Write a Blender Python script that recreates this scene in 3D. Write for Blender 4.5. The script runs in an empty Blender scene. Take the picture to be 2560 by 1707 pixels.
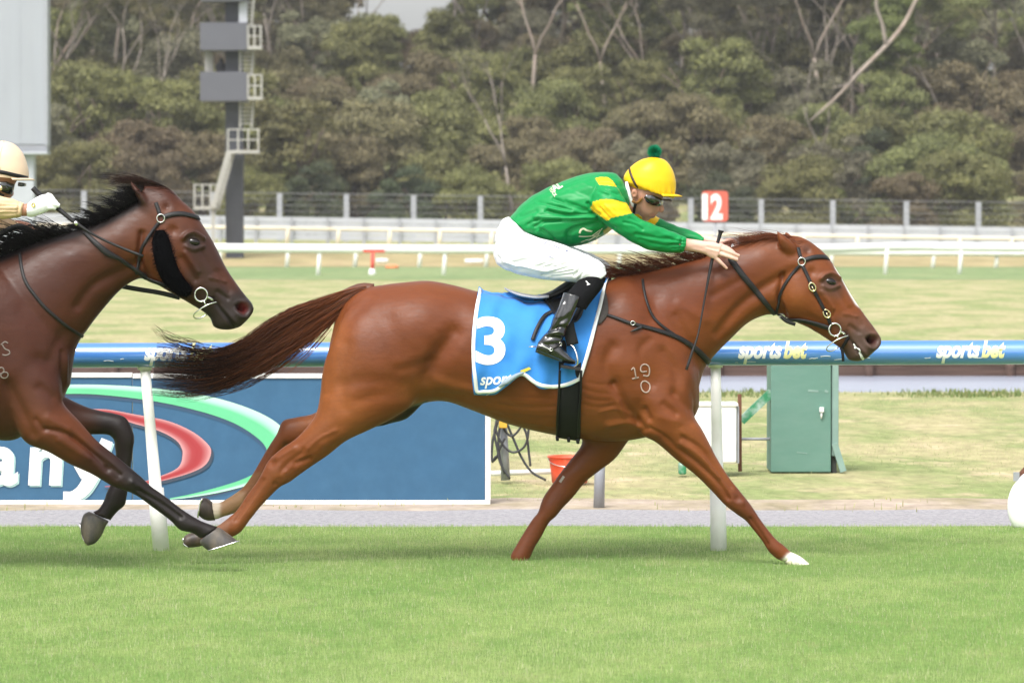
import bpy, bmesh, math, random
import numpy as np
from mathutils import Vector, Matrix
from mathutils.bvhtree import BVHTree

random.seed(7); RNG = np.random.default_rng(7)
SC = bpy.context.scene
COL = SC.collection

# ------------------------------------------------------------------ camera, sky, sun, exposure
CAM_D, CAM_H, FPX = 20.0, 1.56, 10800.0          # camera distance to the racing line, height, focal length in photo pixels
TILT = math.atan((853.5 - 569.0) / FPX)
cam_data = bpy.data.cameras.new('camera'); cam = bpy.data.objects.new('camera', cam_data); COL.objects.link(cam)
cam.location = (0, -CAM_D, CAM_H); cam.rotation_euler = (math.pi/2 - TILT, 0, 0)
cam_data.sensor_width = 36.0; cam_data.lens = 36.0 * FPX / 2560.0
cam_data.clip_start = 0.5; cam_data.clip_end = 6000.0
cam_data.dof.use_dof = True; cam_data.dof.focus_distance = 20.0; cam_data.dof.aperture_fstop = 7.6
SC.camera = cam

SUN_EL, SUN_AZ = math.radians(56), math.radians(202)   # azimuth clockwise from +Y
world = bpy.data.worlds.new('World'); SC.world = world; world.use_nodes = True
nt = world.node_tree; nt.nodes.clear()
w_out = nt.nodes.new('ShaderNodeOutputWorld'); w_bg = nt.nodes.new('ShaderNodeBackground')
w_sky = nt.nodes.new('ShaderNodeTexSky'); w_sky.sky_type = 'NISHITA'; w_sky.sun_disc = False
w_sky.sun_elevation = SUN_EL; w_sky.sun_rotation = SUN_AZ
w_sky.air_density = 1.0; w_sky.dust_density = 4.0; w_sky.ozone_density = 1.0
w_hs = nt.nodes.new('ShaderNodeHueSaturation'); w_hs.inputs['Saturation'].default_value = 0.22   # thin high cloud: a nearly white sky
nt.links.new(w_sky.outputs[0], w_hs.inputs['Color']); nt.links.new(w_hs.outputs[0], w_bg.inputs[0])
w_bg.inputs[1].default_value = 0.15
nt.links.new(w_bg.outputs[0], w_out.inputs[0])
sun_data = bpy.data.lights.new('sun', 'SUN'); sun = bpy.data.objects.new('sun', sun_data); COL.objects.link(sun)
sun_data.energy = 1.5; sun_data.angle = math.radians(22); sun_data.color = (1.0, 0.965, 0.91)
_sd = Vector((math.sin(SUN_AZ)*math.cos(SUN_EL), math.cos(SUN_AZ)*math.cos(SUN_EL), math.sin(SUN_EL)))
sun.rotation_euler = _sd.to_track_quat('Z', 'Y').to_euler()
SC.view_settings.view_transform = 'Standard'; SC.view_settings.look = 'None'
SC.view_settings.gamma = 1.0; SC.view_settings.use_curve_mapping = False
SC.view_settings.exposure = 0.98
SC.render.engine = 'CYCLES'; SC.cycles.use_denoising = True
SC.cycles.max_bounces = 6; SC.cycles.diffuse_bounces = 3; SC.cycles.glossy_bounces = 3; SC.cycles.transparent_max_bounces = 8

# ------------------------------------------------------------------ measuring helpers
_ct, _stl = math.cos(TILT), math.sin(TILT)
def P(px, py, y=0.0):
    "point of the place seen at photo pixel (px,py), at depth y behind the racing line"
    u = (px - 1280.0) / FPX; v = -(py - 853.5) / FPX
    dy = _ct + v*_stl; dz = -_stl + v*_ct
    s = (y + CAM_D) / dy
    return np.array((u*s, y, CAM_H + dz*s))
def ray(px, py):
    u = (px - 1280.0) / FPX; v = -(py - 853.5) / FPX
    return Vector((u, _ct + v*_stl, -_stl + v*_ct)).normalized()
def proj(V):
    X = V[:, 0]; Y = V[:, 1] + CAM_D; Z = V[:, 2] - CAM_H
    d = Y*_ct - Z*_stl; up = Y*_stl + Z*_ct
    return 1280 + FPX*X/d, 853.5 - FPX*up/d
CAMV = Vector(cam.location)
def PD(px, py, d): return P(px, py, d - CAM_D)     # d = distance from the camera
def gy(py):                                        # depth (y) at which flat ground is seen at row py
    v = -(py - 853.5) / FPX; return CAM_H / -((-_stl + v*_ct) / (_ct + v*_stl)) - CAM_D

def cr(pts, sub):
    "Catmull-Rom through rows of pts"
    p = np.asarray(pts, float)
    if len(p) < 3:
        t = np.linspace(0, 1, sub + 1)[:, None]; return p[0]*(1 - t) + p[1]*t
    q = np.vstack([2*p[0] - p[1], p, 2*p[-1] - p[-2]]); out = []
    for i in range(1, len(q) - 2):
        for k in range(sub):
            t = k / sub; a, b, c, d = q[i-1], q[i], q[i+1], q[i+2]
            out.append(0.5*((2*b) + (c - a)*t + (2*a - 5*b + 4*c - d)*t*t + (3*b - a - 3*c + d)*t**3))
    out.append(q[-2]); return np.array(out)

# ------------------------------------------------------------------ geometry helpers: each returns (verts, faces)
def merge(*parts):
    V = []; F = []; o = 0
    for v, f in parts:
        V.append(np.asarray(v, float).reshape(-1, 3)); F += [tuple(i + o for i in t) for t in f]; o += len(V[-1])
    return np.vstack(V), F
def ring_tube(rings, closed_caps=True):
    m, n = len(rings), len(rings[0]); V = np.vstack(rings); F = []
    for i in range(m - 1):
        for j in range(n):
            F.append((i*n + j, i*n + (j+1) % n, (i+1)*n + (j+1) % n, (i+1)*n + j))
    if closed_caps:
        c0 = len(V); V = np.vstack([V, rings[0].mean(0), rings[-1].mean(0)])
        for j in range(n):
            F.append((c0, (j+1) % n, j)); F.append((c0 + 1, (m-1)*n + j, (m-1)*n + (j+1) % n))
    return V, F
def loft(st, n=22, sub=4, p=2.0):
    "st rows: centre(3), half axis a(3), half axis b(3)"
    s = cr(st, sub); th = np.linspace(0, 2*math.pi, n, endpoint=False)
    ca = np.sign(np.cos(th))*np.abs(np.cos(th))**(2/p); sb = np.sign(np.sin(th))*np.abs(np.sin(th))**(2/p)
    rings = [r[0:3] + ca[:, None]*r[3:6] + sb[:, None]*r[6:9] for r in s]
    return ring_tube(rings)
def S(A, B, w, y=0.0, dy=0.0):
    "station between photo points A and B at depth y, half depth w (m); dy = depth shift of B against A"
    a = P(A[0], A[1], y - dy/2); b = P(B[0], B[1], y + dy/2)
    return np.concatenate([(a + b)/2, (a - b)/2, (0, w, 0)])
def tube(pts, rad, n=8, sub=1, caps=True):
    pts = np.asarray(pts, float); rad = np.broadcast_to(np.asarray(rad, float), (len(pts),))
    if sub > 1:
        s = cr(np.hstack([pts, rad[:, None]]), sub); pts, rad = s[:, :3], np.maximum(s[:, 3], 1e-4)
    T = np.gradient(pts, axis=0); T /= np.linalg.norm(T, axis=1)[:, None] + 1e-12
    ref = np.array((0.0, 1, 0)) if abs(T[0][1]) < 0.9 else np.array((1.0, 0, 0))
    th = np.linspace(0, 2*math.pi, n, endpoint=False); rings = []; u = ref
    for c, t, r in zip(pts, T, rad):
        u = u - t*np.dot(u, t); u /= np.linalg.norm(u) + 1e-12; v = np.cross(t, u)
        rings.append(c + r*(np.cos(th)[:, None]*u + np.sin(th)[:, None]*v))
    return ring_tube(rings, caps)
def ell(c, ax, ay, az, n=16, m=10):
    c, ax, ay, az = (np.asarray(q, float) for q in (c, ax, ay, az)); rings = []
    for i in range(1, m):
        t = math.pi*i/m; th = np.linspace(0, 2*math.pi, n, endpoint=False)
        rings.append(c + math.cos(t)*az + math.sin(t)*(np.cos(th)[:, None]*ax + np.sin(th)[:, None]*ay))
    V, F = ring_tube(rings); V[-2] = c + az*1.0; V[-1] = c - az*1.0
    return V, F
def box(x0, x1, y0, y1, z0, z1, bev=0.0):
    b = bev
    if b <= 0:
        V = [(x, y, z) for x in (x0, x1) for y in (y0, y1) for z in (z0, z1)]
        return np.array(V, float), [(0, 1, 3, 2), (4, 6, 7, 5), (0, 4, 5, 1), (2, 3, 7, 6), (0, 2, 6, 4), (1, 5, 7, 3)]
    bm = bmesh.new(); bmesh.ops.create_cube(bm, size=1.0)
    for v in bm.verts: v.co = ((x0 + x1)/2 + v.co.x*(x1 - x0), (y0 + y1)/2 + v.co.y*(y1 - y0), (z0 + z1)/2 + v.co.z*(z1 - z0))
    bmesh.ops.bevel(bm, geom=list(bm.edges), offset=b, segments=2, affect='EDGES', profile=0.5)
    bm.verts.index_update(); V = np.array([v.co[:] for v in bm.verts]); F = [tuple(v.index for v in f.verts) for f in bm.faces]; bm.free()
    return V, F
def bar(p, q, w, t, up=(0, 0, 1)):
    "rectangular bar from p to q, w across (perp. to up and axis), t along up"
    p, q = np.asarray(p, float), np.asarray(q, float); T = q - p; T /= np.linalg.norm(T)
    u = np.asarray(up, float); u = u - T*np.dot(u, T); u /= np.linalg.norm(u); s = np.cross(T, u)
    V = [e + i*s*w/2 + j*u*t/2 for e in (p, q) for i, j in ((-1, -1), (1, -1), (1, 1), (-1, 1))]
    return np.array(V), [(0, 1, 2, 3), (7, 6, 5, 4), (0, 4, 5, 1), (1, 5, 6, 2), (2, 6, 7, 3), (3, 7, 4, 0)]
def plate(poly, y0, y1):
    "px outline extruded between depths y0 and y1 (both sides keep the outline measured at y0)"
    a = np.array([P(x, z, y0) for x, z in poly]); b = a.copy(); b[:, 1] = y1; n = len(poly)
    F = [tuple(range(n)), tuple(range(2*n - 1, n - 1, -1))] + [(i, n + i, n + (i+1) % n, (i+1) % n) for i in range(n)]
    return np.vstack([a, b]), F

def new_mesh(name, V, F, smooth=True):
    me = bpy.data.meshes.new(name); V = np.asarray(V, np.float32)
    if isinstance(F, np.ndarray):
        k = F.shape[1]; me.vertices.add(len(V)); me.vertices.foreach_set('co', V.ravel())
        me.loops.add(F.size); me.loops.foreach_set('vertex_index', F.ravel().astype(np.int32))
        me.polygons.add(len(F)); me.polygons.foreach_set('loop_start', np.arange(0, F.size, k, dtype=np.int32))
        me.update(calc_edges=True)
    else:
        me.from_pydata(V.tolist(), [], F); me.update()
    if smooth: me.polygons.foreach_set('use_smooth', np.ones(len(me.polygons), bool))
    return me
def set_col(me, C, name='Col'):
    at = me.color_attributes.new(name, 'FLOAT_COLOR', 'POINT'); C = np.asarray(C, np.float32)
    if C.shape[1] == 3: C = np.hstack([C, np.ones((len(C), 1), np.float32)])
    at.data.foreach_set('color', C.ravel())
def root_of(o):
    while o.parent: o = o.parent
    return o
def link(name, me, mat, parent=None):
    o = bpy.data.objects.new(name, me); COL.objects.link(o)
    if mat is not None and not me.materials: me.materials.append(mat)
    if parent is not None: o.parent = parent
    return o
def mk(name, VF, mat, parent=None, smooth=True, col=None):
    V, F = VF; V = np.asarray(V, float)
    if parent is not None: V = V - np.array(root_of(parent).location)
    me = new_mesh(name, V, F, smooth)
    if col is not None: set_col(me, col)
    return link(name, me, mat, parent)
def sharp(o, deg=35):
    me = o.data
    try: me.set_sharp_from_angle(angle=math.radians(deg))
    except Exception: pass
    return o
def thing(name, label, cat, loc, group=None):
    o = bpy.data.objects.new(name, None); COL.objects.link(o); o.location = tuple(float(q) for q in loc)
    o.empty_display_size = 0.1
    return tag(o, label, cat, group)
def tag(o, label, cat, group=None):
    o['label'] = label; o['category'] = cat
    if group: o['group'] = group
    return o
def struct(o): o['kind'] = 'structure'; return o
def stuff(o): o['kind'] = 'stuff'; return o

def remesh(VF, voxel, taubin=8, lam=0.5):
    me = new_mesh('tmp', VF[0], VF[1]); ob = bpy.data.objects.new('tmp', me); COL.objects.link(ob)
    md = ob.modifiers.new('r', 'REMESH'); md.mode = 'VOXEL'; md.voxel_size = voxel; md.use_smooth_shade = True
    dg = bpy.context.evaluated_depsgraph_get(); dg.update()
    m2 = bpy.data.meshes.new_from_object(ob.evaluated_get(dg))
    bpy.data.objects.remove(ob); bpy.data.meshes.remove(me)
    V, F, E = mesh_arrays(m2); bpy.data.meshes.remove(m2)
    V = smooth(V, E, taubin, lam)
    return V, F, E
def mesh_arrays(me):
    V = np.empty(len(me.vertices)*3, np.float32); me.vertices.foreach_get('co', V); V = V.reshape(-1, 3).astype(float)
    E = np.empty(len(me.edges)*2, np.int32); me.edges.foreach_get('vertices', E); E = E.reshape(-1, 2)
    L = np.empty(len(me.loops), np.int32); me.loops.foreach_get('vertex_index', L)
    tot = np.empty(len(me.polygons), np.int32); me.polygons.foreach_get('loop_total', tot)
    if len(tot) and (tot == 4).all(): F = L.reshape(-1, 4)
    elif len(tot) and (tot == 3).all(): F = L.reshape(-1, 3)
    else: F = [tuple(p.vertices) for p in me.polygons]
    return V, F, E
def lap(V, E, w=None):
    n = len(V); deg = np.bincount(E.ravel(), minlength=n).astype(float); deg[deg == 0] = 1
    A = np.empty_like(V)
    for k in range(3):
        A[:, k] = np.bincount(E[:, 0], V[E[:, 1], k], n) + np.bincount(E[:, 1], V[E[:, 0], k], n)
    return A/deg[:, None] - V
def smooth(V, E, it, lam=0.5, w=None):
    for _ in range(it):
        d = lap(V, E); V = V + lam*(d if w is None else d*w[:, None])
        d = lap(V, E); V = V - (lam + 0.03)*(d if w is None else d*w[:, None])
    return V
def normals(V, F):
    me = new_mesh('n', V, F if isinstance(F, list) else np.asarray(F)); N = np.empty(len(V)*3, np.float32)
    me.vertices.foreach_get('normal', N); bpy.data.meshes.remove(me); return N.reshape(-1, 3).astype(float)
def bvh_of(V, F): return BVHTree.FromPolygons([Vector(v) for v in np.asarray(V).tolist()], [tuple(f) for f in (F.tolist() if isinstance(F, np.ndarray) else F)])
def dist_poly(X, Y, pts):
    pts = np.asarray(pts, float)
    if len(pts) == 1: return np.hypot(X - pts[0, 0], Y - pts[0, 1])
    if len(pts) > 2: pts = cr(pts, 4)
    best = np.full(len(X), 1e9)
    for a, b in zip(pts[:-1], pts[1:]):
        d = b - a; L = d @ d + 1e-9
        t = np.clip(((X - a[0])*d[0] + (Y - a[1])*d[1])/L, 0, 1)
        best = np.minimum(best, np.hypot(X - a[0] - t*d[0], Y - a[1] - t*d[1]))
    return best
def in_poly(X, Y, poly):
    inside = np.zeros(len(X), bool); n = len(poly); j = n - 1
    for i in range(n):
        xi, yi = poly[i]; xj, yj = poly[j]
        c = ((yi > Y) != (yj > Y)) & (X < (xj - xi)*(Y - yi)/(yj - yi + 1e-12) + xi); inside ^= c; j = i
    return inside
def sculpt(V, F, strokes, mask, passes=1):
    "raise (+) or sink (-) the near side of a body along strokes measured on the photo: (points, width px, metres)"
    X, Y = proj(V); N = normals(V, F); face = np.clip(-N[:, 1], 0, 1)**0.6*mask
    D = np.zeros(len(V))
    for pts, w, a in strokes: D += a*np.exp(-(dist_poly(X, Y, pts)/w)**2)
    return V + N*(D*face)[:, None]

# ------------------------------------------------------------------ materials
def nn(t, kind, **kw):
    n = t.nodes.new(kind)
    for k, v in kw.items():
        if k in n.inputs: n.inputs[k].default_value = v
        else: setattr(n, k, v)
    return n
def mat(name, base=(0.5, 0.5, 0.5), rough=0.6, spec=0.5, metal=0.0, var=0.0, vscale=20.0, bump=0.0, bscale=60.0, bdist=0.002,
        attr=None, sheen=0.0, coat=0.0, coat_rough=0.2, stretch=None, dark=None, dscale=3.0, damt=0.0, objrand=0.0, emis=None):
    m = bpy.data.materials.new(name); m.use_nodes = True; t = m.node_tree; b = t.nodes['Principled BSDF']
    b.inputs['Roughness'].default_value = rough; b.inputs['Specular IOR Level'].default_value = spec; b.inputs['Metallic'].default_value = metal
    if sheen: b.inputs['Sheen Weight'].default_value = sheen
    if coat: b.inputs['Coat Weight'].default_value = coat; b.inputs['Coat Roughness'].default_value = coat_rough
    co = nn(t, 'ShaderNodeTexCoord'); vec = co.outputs['Object']
    if stretch:
        mp = nn(t, 'ShaderNodeMapping'); mp.inputs['Scale'].default_value = stretch; t.links.new(vec, mp.inputs[0]); vec = mp.outputs[0]
    if attr: src = nn(t, 'ShaderNodeAttribute', attribute_name=attr).outputs['Color']
    else:
        r = nn(t, 'ShaderNodeRGB'); r.outputs[0].default_value = (*base, 1); src = r.outputs[0]
    if damt:
        n = nn(t, 'ShaderNodeTexNoise', Scale=dscale, Detail=5.0, Roughness=0.6); t.links.new(vec, n.inputs['Vector'])
        rp = nn(t, 'ShaderNodeValToRGB'); rp.color_ramp.elements[0].position = 0.42; rp.color_ramp.elements[1].position = 0.68
        rp.color_ramp.elements[1].color = (damt,)*3 + (1,); t.links.new(n.outputs[0], rp.inputs[0])
        mx = nn(t, 'ShaderNodeMix', data_type='RGBA'); t.links.new(rp.outputs[0], mx.inputs[0]); t.links.new(src, mx.inputs[6]); mx.inputs[7].default_value = (*dark, 1); src = mx.outputs[2]
    if var or objrand:
        hs = nn(t, 'ShaderNodeHueSaturation'); t.links.new(src, hs.inputs['Color']); val = None
        if var:
            n = nn(t, 'ShaderNodeTexNoise', Scale=vscale, Detail=4.0, Roughness=0.65); t.links.new(vec, n.inputs['Vector'])
            mr = nn(t, 'ShaderNodeMapRange'); mr.inputs[1].default_value = 0.3; mr.inputs[2].default_value = 0.7; mr.inputs[3].default_value = 1 - var; mr.inputs[4].default_value = 1 + var
            t.links.new(n.outputs[0], mr.inputs[0]); val = mr.outputs[0]
        if objrand:
            oi = nn(t, 'ShaderNodeObjectInfo'); m2 = nn(t, 'ShaderNodeMapRange'); m2.inputs[3].default_value = 1 - objrand; m2.inputs[4].default_value = 1 + objrand
            t.links.new(oi.outputs['Random'], m2.inputs[0])
            m3 = nn(t, 'ShaderNodeMapRange'); m3.inputs[3].default_value = 0.475; m3.inputs[4].default_value = 0.52; t.links.new(oi.outputs['Random'], m3.inputs[0]); t.links.new(m3.outputs[0], hs.inputs['Hue'])
            if val is None: val = m2.outputs[0]
            else:
                mm = nn(t, 'ShaderNodeMath', operation='MULTIPLY'); t.links.new(val, mm.inputs[0]); t.links.new(m2.outputs[0], mm.inputs[1]); val = mm.outputs[0]
        t.links.new(val, hs.inputs['Value']); src = hs.outputs[0]
    t.links.new(src, b.inputs['Base Color'])
    if bump:
        n = nn(t, 'ShaderNodeTexNoise', Scale=bscale, Detail=4.0, Roughness=0.6); t.links.new(vec, n.inputs['Vector'])
        bp = nn(t, 'ShaderNodeBump', Strength=bump, Distance=bdist); t.links.new(n.outputs[0], bp.inputs['Height']); t.links.new(bp.outputs[0], b.inputs['Normal'])
    if emis: b.inputs['Emission Color'].default_value = (*emis[0], 1); b.inputs['Emission Strength'].default_value = emis[1]
    return m
def srgb(r, g, b):
    f = lambda c: (c/255/12.92) if c/255 <= 0.04045 else ((c/255 + 0.055)/1.055)**2.4
    return (f(r), f(g), f(b))
WHITE = mat('white_paint', (0.78, 0.78, 0.77), 0.45, var=0.05, vscale=6, dark=(0.5, 0.49, 0.44), damt=0.25)
BLACKL = mat('black_leather', (0.006, 0.0055, 0.006), 0.42, 0.35, var=0.25, vscale=60, bump=0.25, bscale=250)
STEEL = mat('polished_steel', (0.75, 0.74, 0.72), 0.16, metal=1.0, var=0.08, vscale=80)
BRASS = mat('pale_brass', (0.80, 0.68, 0.40), 0.22, metal=1.0, var=0.08, vscale=80)

def text_mesh(body, size, shear=0.0, bold=0.0, align='LEFT'):
    c = bpy.data.curves.new('t', 'FONT'); c.body = body; c.size = size; c.shear = shear; c.offset = bold; c.align_x = align
    c.fill_mode = 'FRONT'; c.resolution_u = 6
    o = bpy.data.objects.new('t', c); COL.objects.link(o); dg = bpy.context.evaluated_depsgraph_get(); dg.update()
    me = bpy.data.meshes.new_from_object(o.evaluated_get(dg)); bpy.data.objects.remove(o); bpy.data.curves.remove(c)
    V = np.array([v.co[:] for v in me.vertices]); F = [tuple(p.vertices) for p in me.polygons]; bpy.data.meshes.remove(me)
    return V, F
def refine(V, F, maxlen):
    bm = bmesh.new(); vs = [bm.verts.new(v) for v in V]
    for f in F:
        try: bm.faces.new([vs[i] for i in f])
        except ValueError: pass
    bmesh.ops.triangulate(bm, faces=bm.faces[:])
    for _ in range(6):
        es = [e for e in bm.edges if e.calc_length() > maxlen]
        if not es: break
        bmesh.ops.subdivide_edges(bm, edges=es, cuts=1); bmesh.ops.triangulate(bm, faces=bm.faces[:])
    bm.verts.index_update(); V = np.array([v.co[:] for v in bm.verts]); F = [tuple(v.index for v in f.verts) for f in bm.faces]; bm.free()
    return V, F
def onto(bvh, px, py, off, y_guess=0.0):
    d = ray(px, py); hit = bvh.ray_cast(CAMV, d)
    if hit[0] is None:
        g = Vector(P(px, py, y_guess)); hit = bvh.find_nearest(g)
    n = hit[1]
    if n.dot(d) > 0: n = -n
    return np.array(hit[0]) + np.array(n)*off, np.array(n)
def decal(name, VFpx, bvh, off, material, parent, y_guess=0.0):
    "flat print given in photo pixels laid on a surface"
    V, F = VFpx; V3 = np.array([onto(bvh, x, y, off, y_guess)[0] for x, y in V[:, :2]])
    return mk(name, (V3, F), material, parent, smooth=True)
def text_px(body, x0, y0, size, ux=(1, 0), shear=0.0, bold=0.0, sx=1.0, maxlen=6.0):
    "text in photo pixels: baseline start (x0,y0), cap size px, baseline direction ux"
    V, F = text_mesh(body, size, shear, bold*size); u = np.array(ux, float); u /= np.linalg.norm(u); v = np.array((u[1], -u[0]))
    W = np.array([(x0, y0)]) + V[:, :1]*sx*u + V[:, 1:2]*v
    return refine(np.hstack([W, np.zeros((len(W), 1))]), F, maxlen)
def strap(bvh, pts, wpx, off=0.004, thick=0.004, sub=6, y_guess=0.0, taper=None):
    "leather strap following a surface along photo points"
    c = cr(np.asarray(pts, float), sub); H = []; N = []
    for x, y in c:
        h, n = onto(bvh, x, y, off, y_guess); H.append(h); N.append(n)
    H = np.array(H); N = np.array(N)
    for _ in range(2): H[1:-1] = (H[:-2] + 2*H[1:-1] + H[2:])/4
    return ribbon(H, N, np.full(len(H), wpx/540.0) if taper is None else np.interp(np.linspace(0, 1, len(H)), np.linspace(0, 1, len(taper)), taper)/540.0, thick)
def ribbon(H, N, W, thick):
    T = np.gradient(H, axis=0); Sd = np.cross(N, T); Sd /= np.linalg.norm(Sd, axis=1)[:, None] + 1e-9
    N = np.cross(T, Sd); N /= np.linalg.norm(N, axis=1)[:, None] + 1e-9
    flip = np.sign((N[:, 1] < 0)*2.0 - 1)[:, None]; N = N*flip
    rings = [np.array([h - s*w/2, h - s*w/2*0.92 + n*thick, h + s*w/2*0.92 + n*thick, h + s*w/2]) for h, s, n, w in zip(H, Sd, N, W)]
    return ring_tube(rings)
def free_strap(p3, W, thick, nrm=(0, -1, 0), sub=6):
    c = cr(np.asarray(p3, float), sub); N = np.tile(np.array(nrm, float), (len(c), 1)); return ribbon(c, N, np.full(len(c), W), thick)
def torus(c, u, v, R, r, n=28, m=8):
    c, u, v = (np.asarray(q, float) for q in (c, u, v)); th = np.linspace(0, 2*math.pi, n, endpoint=False); pts = [c + u*R[0]*math.cos(t) + v*R[1]*math.sin(t) for t in th]
    w = np.cross(u, v); rings = []
    for t, p in zip(th, pts):
        o = u*math.cos(t) + v*math.sin(t); ph = np.linspace(0, 2*math.pi, m, endpoint=False); rings.append(p + r*(np.cos(ph)[:, None]*o + np.sin(ph)[:, None]*w))
    V = np.vstack(rings); F = [(i*m + j, i*m + (j+1) % m, ((i+1) % n)*m + (j+1) % m, ((i+1) % n)*m + j) for i in range(n) for j in range(m)]
    return V, F
def hair(strands, r0, cols=None, n=3):
    "strands: list of (k,3) arrays -> thin tapered three-sided tubes"
    VV = []; FF = []; CC = []; o = 0; th = np.arange(n)*2*math.pi/n
    for si, s in enumerate(strands):
        k = len(s); T = np.gradient(s, axis=0); T /= np.linalg.norm(T, axis=1)[:, None] + 1e-9
        u = np.cross(T, (0.0, 1.0, 0.05)); u /= np.linalg.norm(u, axis=1)[:, None] + 1e-9; v = np.cross(T, u)
        rr = r0*(1 - np.linspace(0, 1, k)**2.2*0.85)
        ring = s[:, None, :] + rr[:, None, None]*(np.cos(th)[None, :, None]*u[:, None, :] + np.sin(th)[None, :, None]*v[:, None, :])
        VV.append(ring.reshape(-1, 3)); i = np.arange(k - 1)[:, None]*n; j = np.arange(n)[None, :]; jn = (j + 1) % n
        FF.append((np.stack([i + j, i + jn, i + n + jn, i + n + j], -1).reshape(-1, 4)) + o); o += k*n
        if cols is not None: CC.append(np.tile(cols[si], (k*n, 1)) if np.ndim(cols[si]) == 1 else np.repeat(cols[si], n, axis=0))
    return np.vstack(VV), np.vstack(FF), (np.vstack(CC) if cols is not None else None)
# ------------------------------------------------------------------ the ground
_gd = np.array([-60, 41.0, 41.5, 42.6, 62.9, 63.05, 120, 172, 190, 200, 206, 262, 300, 900.])
_gz = np.array([0, 0, -0.03, -1.0, -1.0, -0.22, 0, 0, 0.75, 0.85, 1.25, 11.0, 12.5, 12.5])
def gz(x, d):
    t = np.clip((np.asarray(d, float) - 172)/18, 0, 1); t = t*t*(3 - 2*t)
    return np.interp(d, _gd, _gz) - 0.0142*np.clip(x, -45, 45)*t
def ground_sheet():
    ys = np.unique(np.concatenate([np.linspace(-60, 41, 12), np.linspace(41, 43, 12), np.linspace(43, 62.9, 5), [63.05], np.linspace(64, 172, 8), np.linspace(173, 262, 60), [300, 500, 900, 2500]]))
    xs = np.unique(np.concatenate([np.linspace(-1500, -60, 6), np.linspace(-60, 60, 61), np.linspace(60, 1500, 6)]))
    X, D = np.meshgrid(xs, ys); Z = gz(X, np.minimum(D, 900))
    bank = (D > 40.9) & (D < 43.2); Dw = D + bank*(0.25*np.sin(X*1.7) + 0.2*np.sin(X*4.3 + 1))
    V = np.stack([X.ravel(), Dw.ravel() - CAM_D, Z.ravel()], 1); n = len(xs); m = len(ys)
    i, j = np.meshgrid(np.arange(m - 1), np.arange(n - 1), indexing='ij'); a = (i*n + j).ravel()
    return V, np.stack([a, a + 1, a + n + 1, a + n], 1)
def grass_mat(name, c1, c2, c3, s1=(0.9, 0.35, 1), s2=(6, 2.5, 1), mix3=0.5):
    m = bpy.data.materials.new(name); m.use_nodes = True; t = m.node_tree; b = t.nodes['Principled BSDF']; b.inputs['Roughness'].default_value = 0.9; b.inputs['Specular IOR Level'].default_value = 0.15
    co = nn(t, 'ShaderNodeTexCoord')
    def noise(sc, det, seed):
        mp = nn(t, 'ShaderNodeMapping'); mp.inputs['Scale'].default_value = sc; mp.inputs['Location'].default_value = (seed*3.1, seed*1.7, 0); t.links.new(co.outputs['Object'], mp.inputs[0])
        n = nn(t, 'ShaderNodeTexNoise', Scale=1.0, Detail=det, Roughness=0.62); t.links.new(mp.outputs[0], n.inputs['Vector']); return n.outputs[0]
    def ramp(v, a, c):
        r = nn(t, 'ShaderNodeValToRGB'); r.color_ramp.elements[0].position = a; r.color_ramp.elements[1].position = c; t.links.new(v, r.inputs[0]); return r.outputs[0]
    def mix(f, a, c):
        x = nn(t, 'ShaderNodeMix', data_type='RGBA'); t.links.new(f, x.inputs[0])
        for k, s in ((6, a), (7, c)):
            if isinstance(s, tuple): x.inputs[k].default_value = (*s, 1)
            else: t.links.new(s, x.inputs[k])
        return x.outputs[2]
    c = mix(ramp(noise(s1, 5, 1), 0.43, 0.58), c1, c2)
    c = mix(ramp(noise((s1[0]*2.3, s1[1]*2.6, 1), 5, 2), 0.56, 0.56 + mix3*0.3), c, c3)
    n2 = noise(s2, 6, 3); hs = nn(t, 'ShaderNodeHueSaturation'); mr = nn(t, 'ShaderNodeMapRange'); mr.inputs[1].default_value = 0.28; mr.inputs[2].default_value = 0.72; mr.inputs[3].default_value = 0.72; mr.inputs[4].default_value = 1.26
    t.links.new(n2, mr.inputs[0]); t.links.new(mr.outputs[0], hs.inputs['Value']); t.links.new(c, hs.inputs['Color']); t.links.new(hs.outputs[0], b.inputs['Base Color'])
    bp = nn(t, 'ShaderNodeBump', Strength=0.7, Distance=0.05); t.links.new(n2, bp.inputs['Height']); t.links.new(bp.outputs[0], b.inputs['Normal'])
    return m
M_INFIELD = grass_mat('infield_grass', (0.225, 0.265, 0.105), (0.365, 0.330, 0.180), (0.50, 0.40, 0.265), (0.75, 0.36, 1), (9, 3.2, 1))
M_FARTRACK = grass_mat('far_track_grass', (0.17, 0.235, 0.10), (0.21, 0.265, 0.12), (0.27, 0.28, 0.14), (0.2, 0.1, 1), (2, 1, 1))
M_TURF = grass_mat('turf_soil', (0.16, 0.25, 0.065), (0.21, 0.29, 0.085), (0.25, 0.29, 0.11), (1.4, 0.7, 1), (25, 12, 1))
gv, gf = ground_sheet(); struct(mk('ground', (gv, gf), M_INFIELD))
def sheet(name, d0, d1, z, m, x=70, nd=2, wob=0.0):
    ds = np.linspace(d0, d1, nd); xs = np.linspace(-x, x, 281); V = []; 
    for k, d in enumerate(ds):
        e = 1.0 if k in (0, len(ds) - 1) else 0.0
        for xx in xs: V.append((xx, d - CAM_D + e*wob*(math.sin(xx*3.1 + k) + 0.7*math.sin(xx*7.7 + 2*k) + 0.5*math.sin(xx*15.3)), float(gz(xx, d)) + z))
    n = len(xs); F = [(i*n + j, i*n + j + 1, (i+1)*n + j + 1, (i+1)*n + j) for i in range(nd - 1) for j in range(n - 1)]
    return struct(mk(name, (np.array(V), F), m))
sheet('racetrack_turf', -30, 22.40, 0.010, M_TURF, wob=0.03)
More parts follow.
